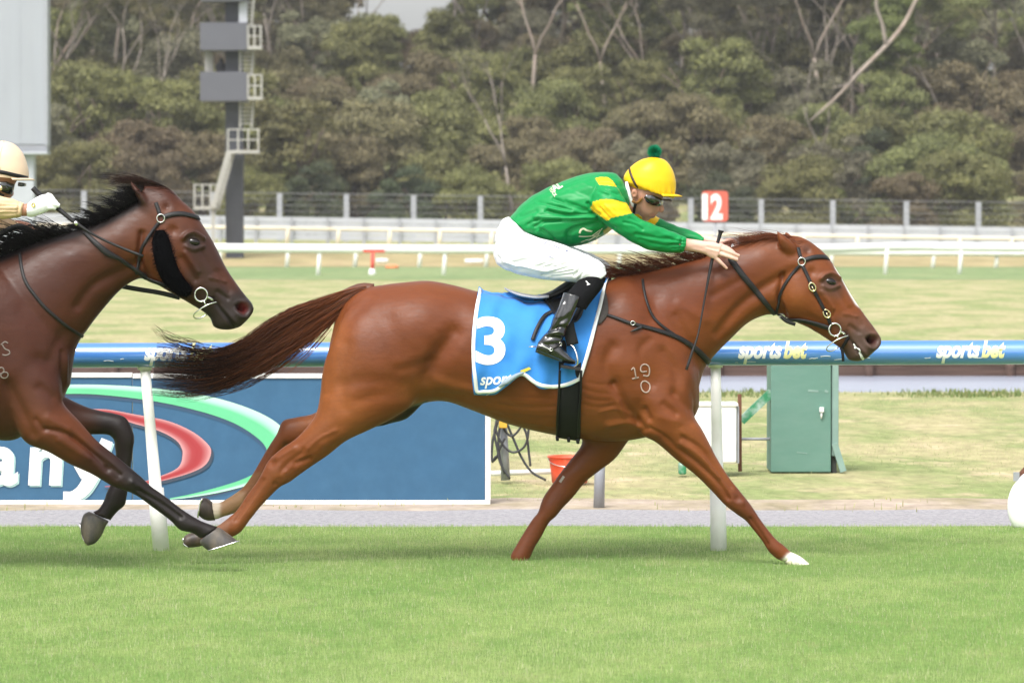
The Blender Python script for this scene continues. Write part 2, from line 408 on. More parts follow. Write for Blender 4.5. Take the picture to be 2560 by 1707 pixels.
M_DIRT = mat('pale_dirt', (0.40, 0.33, 0.27), 0.95, 0.1, var=0.22, vscale=7, bump=0.8, bscale=40, bdist=0.01, stretch=(1, 0.5, 1), dark=(0.24, 0.21, 0.11), dscale=2.2, damt=0.75)
M_GRAVEL = mat('grey_gravel', (0.335, 0.325, 0.34), 0.95, 0.1, var=0.3, vscale=45, bump=1.0, bscale=90, bdist=0.012)
sheet('dirt_verge', 23.5, 24.75, 0.004, M_DIRT, wob=0.10)
sheet('gravel_path', 22.36, 23.75, 0.008, M_GRAVEL, wob=0.05)
sheet('far_track', 129, 171, 0.006, M_FARTRACK, wob=0.3)
M_SAND = mat('dry_grass', (0.36, 0.29, 0.16), 0.95, 0.1, var=0.2, vscale=0.6, dark=(0.22, 0.21, 0.09), dscale=0.25, damt=0.8)
sheet('dry_verge', 171.5, 186, 0.008, M_SAND, nd=8)
# water
M_WATER = mat('water', (0.32, 0.35, 0.43), 0.25, 0.9, bump=0.4, bscale=1.2, bdist=0.05, stretch=(1, 2.5, 1))
wv = np.array([(-70, 20.4, -0.6), (70, 20.4, -0.6), (70, 43.0, -0.6), (-70, 43.0, -0.6)]); struct(mk('pond_water', (wv, [(0, 1, 2, 3)]), M_WATER))
# timber retaining wall on the far bank
rw = thing('retaining_wall', 'low dark timber retaining wall along the far edge of the pond', 'wall', (0, 42.95, -0.6))
M_TIMB = mat('dark_timber', (0.085, 0.055, 0.045), 0.9, 0.2, var=0.35, vscale=3, stretch=(0.3, 1, 6), bump=0.6, bscale=12, bdist=0.02)
xb = -14.0; k = 0
while xb < 14.0:
    L = 1.9 + 0.5*((k*37) % 10)/10
    for r in range(3):
        mk('plank', box(xb + 0.012, xb + L - 0.012, 42.90 - 0.01*((k*7 + r*3) % 3), 42.99, -0.92 + r*0.235 + 0.006, -0.92 + (r+1)*0.235 - 0.006, 0.012), M_TIMB, rw, False)
    mk('post', tube([(xb, 42.84, -1.0), (xb, 42.84, -0.19)], 0.07, 10), M_TIMB, rw); xb += L; k += 1

# ------------------------------------------------------------------ turf blades
def blades(name, n, yr, hw, hgt, wid, colf, label=None, zf=None, lean=0.45, seed=1, keep=None, simple=False):
    g = np.random.default_rng(seed); y = g.uniform(yr[0], yr[1], n); x = g.uniform(-1, 1, n)*hw(y)
    if keep is not None:
        k = keep(x, y, g); x, y = x[k], y[k]; n = len(x)
    z = np.zeros(n) if zf is None else zf(x, y)
    h = hgt[0] + (hgt[1] - hgt[0])*g.random(n)**1.3; w = wid*(0.6 + 0.8*g.random(n)); a = g.uniform(0, 2*math.pi, n); la = g.uniform(0, 2*math.pi, n); le = lean*g.random(n)
    cx, cy = np.cos(a)*w/2, np.sin(a)*w/2; lx, ly = np.cos(la)*le*h, np.sin(la)*le*h
    b = np.stack([x, y, z], 1); V = np.empty((n, 5, 3))
    V[:, 0] = b + np.stack([-cx, -cy, 0*h - 0.01], 1); V[:, 1] = b + np.stack([cx, cy, 0*h - 0.01], 1)
    mid = b + np.stack([lx*0.35, ly*0.35, h*0.55], 1); V[:, 2] = mid + np.stack([cx*0.8, cy*0.8, 0*h], 1); V[:, 3] = mid + np.stack([-cx*0.8, -cy*0.8, 0*h], 1)
    V[:, 4] = b + np.stack([lx, ly, h*np.sqrt(np.maximum(1 - le**2*0.5, 0.3))], 1)
    if simple: V = V[:, [0, 1, 4]]; nv = 3; F = (np.arange(n)*3)[:, None] + [[0, 1, 2]]
    else: nv = 5; o = (np.arange(n)*5)[:, None]; F = np.concatenate([o + [[0, 1, 2]], o + [[0, 2, 3]], o + [[3, 2, 4]]])
    C = colf(x, y, g); me = new_mesh(name, V.reshape(-1, 3), F, False); set_col(me, np.repeat(C, nv, axis=0))
    ob = link(name, me, M_BLADE); stuff(ob)
    if label: ob['label'] = label; ob['category'] = 'grass'
    return ob
def leafy(name, attr='Col', rough=0.55, trans=0.25, objrand=0.0):
    m = mat(name, attr=attr, rough=rough, spec=0.3, objrand=objrand); t = m.node_tree; b = t.nodes['Principled BSDF']; out = t.nodes['Material Output']
    src = b.inputs['Base Color'].links[0].from_socket; tr = nn(t, 'ShaderNodeBsdfTranslucent'); t.links.new(src, tr.inputs[0]); mx = nn(t, 'ShaderNodeMixShader'); mx.inputs[0].default_value = trans
    t.links.new(b.outputs[0], mx.inputs[1]); t.links.new(tr.outputs[0], mx.inputs[2]); t.links.new(mx.outputs[0], out.inputs[0]); return m
M_BLADE = leafy('grass_blade', trans=0.3)
def sn(x, y, sx, sy, seed):
    "cheap smooth value noise built from sines, -1..1"
    g = np.random.default_rng(seed); v = 0
    for k in range(7):
        a = g.uniform(0, 6.28); f = g.uniform(0.5, 1.6); v = v + np.sin((x*math.cos(a)*sx + y*math.sin(a)*sy)*f + g.uniform(0, 6.28))
    return v/3.2
def turf_col(x, y, g):
    n = len(x); p = sn(x, y, 1.3, 1.6, 5)*0.55 + sn(x, y, 4.0, 4.0, 3)*0.5 + sn(x, y, 15, 12, 4)*0.6
    stripe = np.exp(-((y + 0.30 + 0.10*sn(x, y*0, 0.8, 1, 9))/0.55)**2)        # a band of darker blades across the width of the track
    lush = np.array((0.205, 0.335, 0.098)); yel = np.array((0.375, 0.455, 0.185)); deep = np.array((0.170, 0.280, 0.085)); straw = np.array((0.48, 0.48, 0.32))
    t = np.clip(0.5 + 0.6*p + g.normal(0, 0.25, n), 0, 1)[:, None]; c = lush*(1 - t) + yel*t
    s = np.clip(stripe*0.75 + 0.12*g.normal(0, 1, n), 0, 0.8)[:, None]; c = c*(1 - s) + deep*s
    st = (g.random(n) < 0.075 + 0.05*np.clip(p, 0, 1))[:, None]; c = np.where(st, straw, c)
    return c*(0.85 + 0.45*g.random(n))[:, None]
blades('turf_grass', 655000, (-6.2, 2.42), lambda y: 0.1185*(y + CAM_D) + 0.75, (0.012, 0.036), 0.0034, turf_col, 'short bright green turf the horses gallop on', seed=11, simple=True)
def inf_col(x, y, g):
    n = len(x); p = sn(x, y, 0.9, 0.5, 21)*0.7 + sn(x, y, 3, 1.5, 22)*0.5 + g.normal(0, 0.3, n); t = np.clip(0.5 + 0.6*p, 0, 1)[:, None]
    return (np.array((0.255, 0.310, 0.135))*(1 - t) + np.array((0.44, 0.40, 0.24))*t)*(1.05 + 0.35*g.random(n))[:, None]
blades('infield_tufts', 70000, (4.6, 21.3), lambda y: 0.1185*(y + CAM_D) + 1.5, (0.005, 0.020), 0.008, inf_col, 'rough dry grass of the infield between gravel path and pond', seed=12, simple=True,
       keep=lambda x, y, g: (sn(x, y, 1.4, 0.9, 31) + 0.5*sn(x, y, 5, 3, 32) + g.normal(0, 0.5, len(x))) > -0.2)
def bank_col(x, y, g):
    n = len(x); t = np.clip(0.3 + g.normal(0, 0.25, n), 0, 1)[:, None]; return (np.array((0.115, 0.185, 0.055))*(1 - t) + np.array((0.30, 0.28, 0.12))*t)*(0.8 + 0.4*g.random(n))[:, None]
blades('bank_grass', 14000, (19.6, 21.6), lambda y: 0.1185*(y + CAM_D) + 2, (0.015, 0.06), 0.012, bank_col, 'longer green grass along the near bank of the pond', seed=13,
       zf=lambda x, y: gz(x, y + CAM_D), keep=lambda x, y, g: sn(x, y, 2.2, 1.5, 41) + g.normal(0, 0.4, len(x)) > 0.45)
def weed_col(x, y, g): return np.array((0.33, 0.34, 0.14))*(0.8 + 0.7*g.random(len(x)))[:, None]
blades('verge_weeds', 700, (3.55, 4.7), lambda y: 0.1185*(y + CAM_D) + 1, (0.015, 0.05), 0.006, weed_col, 'sparse weeds on the dirt verge below the blue board', seed=14,
       keep=lambda x, y, g: (sn(x, y, 3.5, 3.5, 51) + g.normal(0, 0.2, len(x))) > 0.55)

# ------------------------------------------------------------------ far rails, wall and wire fence
def far_y(base, x): return base + 0.0142*(x - 1200)
M_PVC = mat('white_rail_plastic', (0.80, 0.80, 0.79), 0.4, var=0.04, vscale=2)
M_PVC2 = mat('aged_rail_plastic', (0.66, 0.65, 0.60), 0.5, var=0.08, vscale=2)
M_CREAM = mat('cream_rail_paint', (0.70, 0.62, 0.47), 0.5, var=0.06, vscale=2)
M_GALV = mat('galvanised_steel', (0.32, 0.33, 0.36), 0.55, metal=0.2, var=0.1, vscale=4)
M_PALE = mat('pale_corrugated_steel', (0.42, 0.435, 0.47), 0.55, metal=0.1, var=0.06, vscale=1.5)
def far_rail(name, label, d, pts, posts, rh, m, pw=0.10, rail_t=0.2):
    "pts: photo points of the rail centre line; posts: photo x of each post"
    t = thing(name, label, 'rail', (0, d - CAM_D, 0))
    line = np.array([PD(x, y, dd) for x, y, dd in pts])
    mk('rail_tube', tube(line, rail_t/2, 10, sub=6), m, t)
    xs = np.array([q[0] for q in pts]); ys = np.array([q[1] for q in pts]); ds = np.array([q[2] for q in pts])
    for px in posts:
        dd = np.interp(px, xs, ds); top = PD(px, np.interp(px, xs, ys), dd); zb = float(gz(top[0], dd))
        mk('post', tube([top, (top[0] - 0.02, top[1], (top[2] + zb)/2), (top[0] - 0.06, top[1], zb - 0.1)], [pw/2, pw/2, pw/2*1.15], 8), m, t)
    return t
far_rail('running_rail', 'long bright white running rail across the infield, nearest of the far rails', 141.6,
         [(-1600, 605, 141.6), (0, 616, 141.6), (540, 620, 141.6), (1200, 624, 141.6), (1900, 624, 141.6), (2100, 621, 143), (2300, 617, 145), (2560, 619, 145), (4200, 622, 145)],
         [-140, 172, 486, 799, 1113, 1427, 1741, 1985, 2217, 2403, 2620], 1.0, M_PVC, 0.13, 0.30)
far_rail('running_rail', 'second white rail just behind the nearest far rail, its thinner grey-white posts showing below', 170,
         [(-1600, 612, 170), (540, 624, 170), (1200, 627, 170), (1900, 630, 168), (2300, 633, 166), (4200, 640, 166)],
         [50, 215, 385, 551, 720, 890, 1051, 1218, 1385, 1550, 1715, 1880, 2080, 2335, 2493, 2650], 0.9, M_PVC2, 0.16, 0.22)
far_rail('running_rail', 'cream topped outer rail in front of the pale steel barrier', 187,
         [(-500, far_y(578, -500), 187), (540, far_y(578, 540), 187), (1900, far_y(578, 1900), 187), (3000, far_y(578, 3000), 187)],
         [80, 210, 335, 465, 720, 847, 975, 1100, 1230, 1490, 1620, 1750, 2010, 2144, 2400, 2530], 1.0, M_CREAM, 0.17, 0.16)
bw = thing('steel_barrier', 'long pale grey steel barrier below the wire fence', 'barrier', (0, 170, 0))
for k in range(20):
    x0, x1 = -620 + k*180, -620 + (k+1)*180 - 3
    for r in range(4):
        a = PD(x0, far_y(556 + r*14.5, x0), 190); b = PD(x1, far_y(556 + r*14.5, x1), 190)
        mk('sheet', bar(a, b, 0.06, 0.235), M_PALE, bw, False)
    if k % 1 == 0:
        for xx in (x0, x0 + 90):
            a = PD(xx, far_y(551, xx), 189.9); mk('post', bar(a + (0, -0.06, 0), (a[0], a[1] - 0.06, float(gz(a[0], 190)) - 0.1), 0.12, 0.1, (0, 1, 0)), M_GALV, bw, False)
M_WIRE = mat('dull_wire', (0.20, 0.20, 0.21), 0.6, metal=0.3, var=0.1, vscale=4)
fn = thing('wire_fence', 'tall wire fence with grey steel posts at the foot of the scrub', 'fence', (0, 176, 0))
fxs = [-137, 35, 210, 370, 532, 699, 866, 1034, 1201, 1372, 1548, 1727, 1903, 2082, 2266, 2446, 2630, 2815]
fy = lambda x: np.interp(x, [-300, 210, 700, 1200, 1900, 2446, 3000], [470, 476, 482, 489, 497, 504, 511])
ftop = np.array([PD(x, fy(x), 196) for x in fxs])
for p in ftop: mk('post', bar(p, (p[0], p[1], float(gz(p[0], 196)) - 0.2), 0.24, 0.2, (0, 1, 0)), M_GALV, fn, False)
for r in range(7):
    q = ftop - np.array([0, 0.1, 0.02 + r*0.27]); mk('wire', tube(q, 0.009 if r else 0.016, 5), M_WIRE, fn)
wx = np.arange(ftop[0][0], ftop[-1][0], 0.16); parts = []
for xx in wx:
    zt = np.interp(xx, ftop[:, 0], ftop[:, 2]); parts.append(bar((xx, 176.0, zt), (xx, 176.0, zt - 1.85), 0.006, 0.006, (0, 1, 0)))
ms = mk('wire_mesh', merge(*parts), M_WIRE, fn, False); stuff(ms)

# ------------------------------------------------------------------ red T marker, distance sign, orange cone lying, white bits
M_RED = mat('red_plastic', (0.62, 0.07, 0.05), 0.5, var=0.1, vscale=5)
rt = thing('marker_post', 'red T-shaped marker post with white foot in front of the white rail', 'marker', PD(930, 687, 141))
mk('upright', tube([PD(931, 682, 141.2), PD(932, 632, 141.2)], 0.06, 8), M_RED, rt)
mk('crossbar', bar(PD(908, 627, 141.2), PD(962, 627, 141.2), 0.08, 0.10), M_RED, rt, False)
mk('foot', tube([PD(930, 689, 141.2), PD(930, 683, 141.2), PD(930, 672, 141.2)], [0.11, 0.12, 0.09], 10), M_PVC, rt)
M_SIGN = mat('red_sign_face', (0.62, 0.105, 0.07), 0.45, var=0.05, vscale=3)
M_SIGNW = mat('white_sign_print', (0.85, 0.85, 0.85), 0.4, var=0.03, vscale=3)
sg = thing('distance_sign', 'rounded red sign with white number 12 standing at the far fence', 'sign', PD(1788, 600, 150))
def rrect(x0, x1, y0, y1, r, n=6):
    out = []
    for cx, cy, a in ((x1 - r, y1 - r, 0), (x0 + r, y1 - r, 90), (x0 + r, y0 + r, 180), (x1 - r, y0 + r, 270)):
        for k in range(n + 1): t = math.radians(a + 90*k/n); out.append((cx + r*math.cos(t), cy + r*math.sin(t)))
    return out
mk('panel', plate(rrect(1755, 1820, 478, 554, 9), 130.0, 130.06), M_SIGN, sg, False)
mk('pole', tube([PD(1788, 556, 150.1), (PD(1788, 556, 150.1)[0], 130.1, 0)], 0.05, 8), M_GALV, sg)
V, F = text_px('1', 1744, 546, 84, bold=0.045, sx=0.86, maxlen=500); mk('numeral', (np.array([P(x, y, 129.985) for x, y in V[:, :2]]), F), M_SIGNW, sg, False)
V, F = text_px('2', 1777, 546, 84, bold=0.04, sx=0.68, maxlen=500); mk('numeral', (np.array([P(x, y, 129.983) for x, y in V[:, :2]]), F), M_SIGNW, sg, False)
M_ORANGE = mat('orange_plastic', (0.72, 0.20, 0.07), 0.5, var=0.1, vscale=4)
cn = PD(980, 668, 165); tag(mk('marker_disc', ell(cn, (0.26, 0, 0), (0, 0.26, 0), (0, 0, 0.10), 16, 8), M_ORANGE), 'flat orange marker disc lying on the far grass', 'marker')
for px, py, L, lab in ((1185, 653, 46, 'thin white pipe lying on the far grass beyond the croup of the chestnut horse'), (955, 652, 30, 'short white pipe lying on the far grass beside the red marker')):
    a = PD(px - L/2, py, 172); b = PD(px + L/2, py, 172); tag(mk('white_pipe', tube([a, b], 0.09, 8), M_PVC), lab, 'pipe')

# ------------------------------------------------------------------ tower
M_TOW = mat('dark_grey_steel', (0.045, 0.048, 0.060), 0.6, var=0.12, vscale=2)
M_BOX = mat('mid_grey_cladding', (0.092, 0.094, 0.112), 0.65, var=0.06, vscale=1)
M_STAIR = mat('galvanised_stair', (0.38, 0.37, 0.34), 0.65, metal=0.2, var=0.1, vscale=3)
tw = thing('viewing_tower', 'dark grey steel tower with two boxed platforms and outside stairs', 'tower', PD(586, 663, 178)); TY = 158.0
pp = lambda x, y, dy=0.0: P(x, y, TY + dy)
def tbox(name, x0, x1, y0, y1, dep, m, par=tw, dy=0.0):
    a = pp(x0, y1, dy); b = pp(x1, y0, dy); return mk(name, box(a[0], b[0], TY + dy, TY + dy + dep, a[2], b[2], 0.01), m, par, False)
tbox('column', 564, 606, -300, 663, 0.7, M_TOW)
tbox('base_plate', 556, 614, 650, 664, 0.9, M_TOW, dy=-0.1)
for y0, y1 in ((57, 126), (180, 253), (-70, 3)): tbox('platform_box', 500, 617, y0, y1, 2.0, M_BOX, dy=-1.0)
tbox('screen_post', 512, 532, 126, 180, 0.3, M_STAIR, dy=0.3)
tbox('downpipe', 597, 618, 5, 57, 0.2, M_PALE, dy=-0.6)
M_DARKCL = mat('dark_cloth', (0.03, 0.03, 0.035), 0.8, var=0.2, vscale=10)
for y0 in (126, 253, 3):   # ladder runs on the right
    for xx in (600, 634): mk('ladder_rail', bar(pp(xx, y0 - 4, -0.3), pp(xx - (5 if xx > 610 else 0), y0 + 66, -0.3), 0.09, 0.09, (0, 1, 0)), M_STAIR, tw, False)
    for k in range(6): mk('rung', bar(pp(601, y0 + 6 + k*10, -0.3), pp(630, y0 + 6 + k*10, -0.3), 0.05, 0.05), M_STAIR, tw, False)
for y0, y1, x0, x1 in ((64, 124, 618, 654), (186, 250, 618, 656), (322, 384, 568, 648), (460, 524, 484, 548)):
    tbox('landing', x0, x1, y1 - 8, y1, 0.9, M_STAIR, dy=-1.1)
    for xx in np.linspace(x0 + 2, x1 - 2, 3 if x1 - x0 < 50 else 4): mk('rail_post', bar(pp(xx, y1 - 8, -1.08), pp(xx, y0, -1.08), 0.065, 0.06, (0, 1, 0)), M_STAIR, tw, False)
    for yy in (y0 + 2, (y0 + y1)/2 - 3): mk('hand_rail', bar(pp(x0, yy, -1.08), pp(x1, yy, -1.08), 0.05, 0.05), M_STAIR, tw, False)
for dx in (0, 14): mk('stair_stringer', bar(pp(574 + dx*0.5, 378, -1.1 + dx*0.05), pp(534 + dx*0.5, 520, -1.1 + dx*0.05), 0.10, 0.26), M_STAIR, tw, False)
for k in range(12): tt = k/11; mk('stair_tread', bar(pp(576 - 40*tt, 384 + 134*tt, -1.1), pp(584 - 40*tt, 384 + 134*tt, -1.1), 0.7, 0.05), M_STAIR, tw, False)
mk('stair_leg', bar(pp(533, 524, -0.9), pp(533, 664, -0.9), 0.13, 0.13, (0, 1, 0)), M_STAIR, tw, False)
tag(mk('person', merge(tube([pp(553, 182, 0.3), pp(553, 170, 0.3), pp(553, 160, 0.3), pp(553, 156, 0.3)], [0.2, 0.26, 0.2, 0.09], 10, sub=3), ell(pp(553, 153, 0.3), (0.1, 0, 0), (0, 0.11, 0), (0, 0, 0.13))), M_DARKCL), 'tiny dark clothed person standing between the two boxes of the tower', 'person')

# ------------------------------------------------------------------ big screen
bs = thing('big_screen', 'back of a huge pale grey screen on a thick post at the left edge', 'screen', PD(20, 668, 160)); BY = 140.0
M_SCR = mat('pale_grey_panel', (0.31, 0.325, 0.36), 0.6, metal=0.0, var=0.05, vscale=0.7, dark=(0.30, 0.32, 0.37), dscale=0.4, damt=0.35, stretch=(4, 1, 0.3))
def sbox(name, x0, x1, y0, y1, dy, dep, m):
    a = P(x0, y1, BY + dy); b = P(x1, y0, BY + dy); return mk(name, box(a[0], b[0], BY + dy, BY + dy + dep, a[2], b[2], 0.02), m, bs, False)
for k in range(9): sbox('panel', 113 - 62*(k+1) + 0.6, 113 - 62*k - 0.6, -190, 362, 0, 0.9, M_SCR)
sbox('edge_trim', 113, 118, -190, 364, -0.05, 1.0, M_GALV); sbox('bottom_trim', -445, 118, 364, 380, -0.05, 1.0, mat('grey_trim', (0.235, 0.245, 0.275), 0.55, var=0.05, vscale=2))
sbox('bottom_lip', -445, 118, 380, 386, -0.2, 1.2, M_PALE)
sbox('column', -60, 84, 386, 672, 0.2, 0.8, M_PALE)
# ------------------------------------------------------------------ scrub and trees
M_LEAF = leafy('scrub_leaf', trans=0.35, objrand=0.16)
M_BARK = mat('grey_bark', (0.25, 0.215, 0.185), 0.9, 0.2, var=0.25, vscale=3, stretch=(3, 3, 0.6), bump=0.6, bscale=10, bdist=0.03)
M_BARK2 = mat('brown_bark', (0.11, 0.085, 0.065), 0.9, 0.2, var=0.3, vscale=3, stretch=(3, 3, 0.6), bump=0.6, bscale=10, bdist=0.03)
M_BARK3 = mat('pale_gum_bark', (0.30, 0.255, 0.215), 0.85, 0.2, var=0.25, vscale=1.5, stretch=(2, 2, 0.5), dark=(0.25, 0.17, 0.13), dscale=0.8, damt=0.7)
def puff_crown(g, puffs, nleaf, size, base, tip, jit=0.2):
    "crown of leaf clumps: every puff is a shell of small leaf sprays; colour is the plant's own, old leaves inside browner"
    V = []; C = []
    for c, r in puffs:
        n = int(nleaf*(r[0]*r[1]*r[2])**0.45); d = g.normal(size=(n, 3)); d /= np.linalg.norm(d, axis=1)[:, None]; d[:, 2] = np.where(d[:, 2] < -0.3, -d[:, 2]*0.6, d[:, 2])
        rad = g.uniform(0.35, 1.15, n)**0.6; p = np.array(c) + d*np.array(r)*rad[:, None]
        nr = d + g.normal(0, 0.55, (n, 3)); nr /= np.linalg.norm(nr, axis=1)[:, None]
        t = np.cross(nr, g.normal(size=(n, 3))); t /= np.linalg.norm(t, axis=1)[:, None] + 1e-9; b = np.cross(nr, t)
        s = size*(0.5 + 0.9*g.random(n))[:, None]; q = np.stack([p - t*s*0.5, p - b*s*0.32 + t*s*0.1, p + t*s*0.62, p + b*s*0.32 + t*s*0.1], 1)
        pt = g.normal(0, 0.13); m = np.clip(0.5 + pt + g.normal(0, 0.28, n), 0, 1)[:, None]
        col = (np.array(base)*(1 - m) + np.array(tip)*m)*(1 + jit*g.normal(0, 1, n))[:, None]; V.append(q.reshape(-1, 3)); C.append(np.repeat(np.clip(col, 0.004, 1), 4, axis=0))
    V = np.vstack(V); return V, np.arange(len(V)).reshape(-1, 4), np.vstack(C)
def limb(g, p, d, L, r, depth, out, ends, spread=0.5, seg=4, droop=0.0):
    pts = [np.array(p, float)]; d = np.array(d, float)
    for k in range(seg):
        d = d + g.normal(0, 0.11, 3) + (0, 0, -droop); d /= np.linalg.norm(d); pts.append(pts[-1] + d*L/seg)
    rad = np.linspace(r, r*0.58, seg + 1); out.append(tube(pts, rad, 6 if depth else 8, sub=1)); ends.append((pts[-1], depth))
    if depth <= 0: return
    for k in range(2 + (g.random() < 0.5)):
        at = pts[-1] if k < 2 else pts[-2]; a = g.uniform(0, 6.28); s = spread*(0.7 + 0.6*g.random()); nd = d + s*np.array((math.cos(a), math.sin(a), 0.25)); nd /= np.linalg.norm(nd)
        limb(g, at, nd, L*(0.62 + 0.2*g.random()), rad[-1]*0.85, depth - 1, out, ends, spread, seg, droop)
OLIVE = ((0.094, 0.098, 0.036), (0.255, 0.255, 0.095)); BROWN = ((0.108, 0.092, 0.048), (0.235, 0.200, 0.106)); GREY = ((0.128, 0.126, 0.074), (0.270, 0.262, 0.160)); BRIGHT = ((0.075, 0.105, 0.030), (0.19, 0.235, 0.070)); DEEP = ((0.045, 0.058, 0.032), (0.110, 0.130, 0.064))
protos = {}
def bush_proto(key, seed, tone, H=5.5, W=2.6, npuff=26, nleaf=960, size=0.145):
    g = np.random.default_rng(seed); puffs = []
    for k in range(npuff):
        a = g.uniform(0, 6.28); rr = W*0.72*math.sqrt(g.random()); z = H*(0.30 + 0.62*g.random()*(1 - 0.45*(rr/W)**2)); s = W*(0.20 + 0.20*g.random())
        puffs.append(((rr*math.cos(a), rr*math.sin(a), z), (s, s, s*0.8)))
    for k in range(5): a = g.uniform(0, 6.28); puffs.append(((W*0.6*math.cos(a), W*0.6*math.sin(a), H*0.18), (W*0.42, W*0.42, H*0.18)))
    V, F, C = puff_crown(g, puffs, nleaf, size, *tone); cm = new_mesh('crown', V, F, False); set_col(cm, C); cm.materials.append(M_LEAF)
    out = []; ends = []
    for k in range(3): limb(g, (g.normal(0, 0.15), g.normal(0, 0.15), -0.3), (g.normal(0, 0.3), g.normal(0, 0.3), 1), H*0.45, 0.11, 1, out, ends, 0.7)
    tm = new_mesh('trunk', *merge(*out)); tm.materials.append(M_BARK2); protos[key] = (tm, cm)
def gum_proto(key, seed, tone, H=11.0, bark=M_BARK, nleaf=760, depth=3, W=1.0, size=0.13, lean=(0, 0)):
    g = np.random.default_rng(seed); out = []; ends = []
    limb(g, (0, 0, -0.5), (lean[0] + g.normal(0, 0.05), lean[1], 1), H*0.45, 0.135*W, depth, out, ends, 0.42)
    tm = new_mesh('trunk', *merge(*out)); tm.materials.append(bark)
    if nleaf:
        puffs = []
        for p, dp in ends:
            if dp <= 1:
                s = (0.55 + 0.5*g.random()); puffs.append((p + g.normal(0, 0.35, 3), (s*1.15, s*1.15, s*0.75))); puffs.append((p + g.normal(0, 0.7, 3), (s*0.8, s*0.8, s*0.6)))
        V, F, C = puff_crown(g, puffs, nleaf, size, *tone); cm = new_mesh('crown', V, F, False); set_col(cm, C); cm.materials.append(M_LEAF)
    else: cm = None
    protos[key] = (tm, cm)
bush_proto('olive_a', 1, OLIVE); bush_proto('olive_b', 2, OLIVE, 4.6, 2.9, 28); bush_proto('brown_a', 3, BROWN, 5.2, 2.5); bush_proto('brown_b', 4, BROWN, 4.4, 2.8)
bush_proto('grey_a', 5, GREY, 5.8, 2.6, 24); bush_proto('bright_a', 6, BRIGHT, 4.6, 2.3, 20); bush_proto('deep_a', 7, DEEP, 5.0, 2.7, 25); bush_proto('olive_c', 8, OLIVE, 6.4, 2.4, 30)
gum_proto('gum_a', 21, GREY, 11.5); gum_proto('gum_b', 22, OLIVE, 10.5, M_BARK3, lean=(0.12, 0)); gum_proto('gum_c', 23, BROWN, 12, M_BARK, lean=(-0.1, 0)); gum_proto('gum_d', 24, GREY, 12.5, M_BARK3, W=1.25); gum_proto('bare_a', 25, GREY, 9.5, M_BARK, 0, 4, 0.8)
gum_proto('bright_gum', 26, BRIGHT, 9.5, M_BARK, 1200, 3, 1.0)
KIND = {'olive': 'olive green rounded bush', 'brown': 'brownish dry looking bush', 'grey': 'grey-green tall bush', 'bright': 'fresh bright green bush', 'deep': 'deep green bush',
        'gum': 'tall gum tree with pale bare trunk', 'bare': 'leafless dead tree with fanned grey branches', 'bright_gum': 'bright green leafy gum tree'}
TREES = []
def put_tree(key, px, d, scale, rot, zoff=0.0):
    x = (px - 1280)/FPX*d; TREES.append((key, px, d, scale, rot, x, float(gz(x, d)) + zoff))
g = np.random.default_rng(77)
rows = [(203, 'front'), (208, 'second'), (214, 'third'), (221, 'fourth'), (229, 'fifth'), (238, 'sixth'), (248, 'seventh'), (256, 'eighth'), (264, 'ninth'), (274, 'tenth')]
pool = [['olive_a', 'brown_a', 'deep_a', 'olive_b', 'brown_b', 'olive_a', 'deep_a'], ['olive_b', 'brown_b', 'olive_c', 'grey_a', 'brown_a'], ['olive_a', 'grey_a', 'brown_a', 'olive_c', 'olive_b'], ['grey_a', 'olive_c', 'brown_b', 'brown_a', 'olive_a'],
        ['olive_c', 'grey_a', 'olive_a', 'brown_a'], ['grey_a', 'olive_c', 'brown_b', 'olive_b'], ['grey_a', 'olive_c', 'brown_a'], ['grey_a', 'brown_b', 'olive_c'], ['grey_a', 'olive_c', 'brown_a'], ['grey_a', 'olive_c']]
for r, (d, rn) in enumerate(rows):
    pxm = FPX/d; step = 4.0*pxm*(0.93 if r < 2 else 1.05); x = -170 + (r % 2)*step*0.5
    while x < 2740:
        px = x + g.normal(0, 0.16)*step; sc = (0.86 + 0.34*g.random())*(0.78 if r == 0 else 0.92 if r == 1 else 1.0 if r < 8 else 1.3)
        if r >= 6 and 840 < px < 1080: sc *= 0.8
        if not (r >= 8 and 850 < px < 1080): put_tree(pool[r][g.integers(len(pool[r]))], px, d + g.normal(0, 1.2), sc, g.uniform(0, 6.28))
        x += step
# gums standing above the scrub
for px, d, key, sc in ((130, 232, 'gum_a', .95), (250, 240, 'gum_d', .9), (330, 226, 'gum_c', .8), (430, 236, 'gum_b', .9), (560, 246, 'gum_a', 1.0), (690, 250, 'gum_c', 1.0), (790, 252, 'gum_b', .95), (870, 258, 'gum_a', .72),
                       (1120, 256, 'gum_c', .95), (1210, 250, 'gum_a', .95), (1330, 234, 'gum_d', .95), (1440, 244, 'gum_b', 1.0), (1560, 250, 'gum_a', 1.0), (1690, 246, 'gum_c', 1.05), (1790, 240, 'gum_a', .95), (1880, 236, 'gum_d', 1.0),
                       (1985, 240, 'gum_b', 1.0), (2030, 232, 'gum_d', 1.0), (2120, 236, 'gum_a', 1.05), (2190, 230, 'gum_b', 1.0), (2290, 238, 'gum_d', 1.1), (2470, 244, 'gum_c', 1.0), (2560, 240, 'gum_a', 1.0), (20, 244, 'gum_b', 1.0), (2650, 242, 'gum_d', 1.0)):
    put_tree(key, px, d, sc, g.uniform(0, 6.28))
for k_, px in enumerate((1850, 1910, 1945, 2005, 2060, 2085, 2150, 2240, 2265, 2330, 1500, 1610, 610, 180, 300, 95)): put_tree(('gum_a', 'gum_c', 'gum_d', 'gum_b')[k_ % 4], px, 233 + 3*(k_ % 5), 0.78 + 0.06*(k_ % 4), g.uniform(0, 6.28))
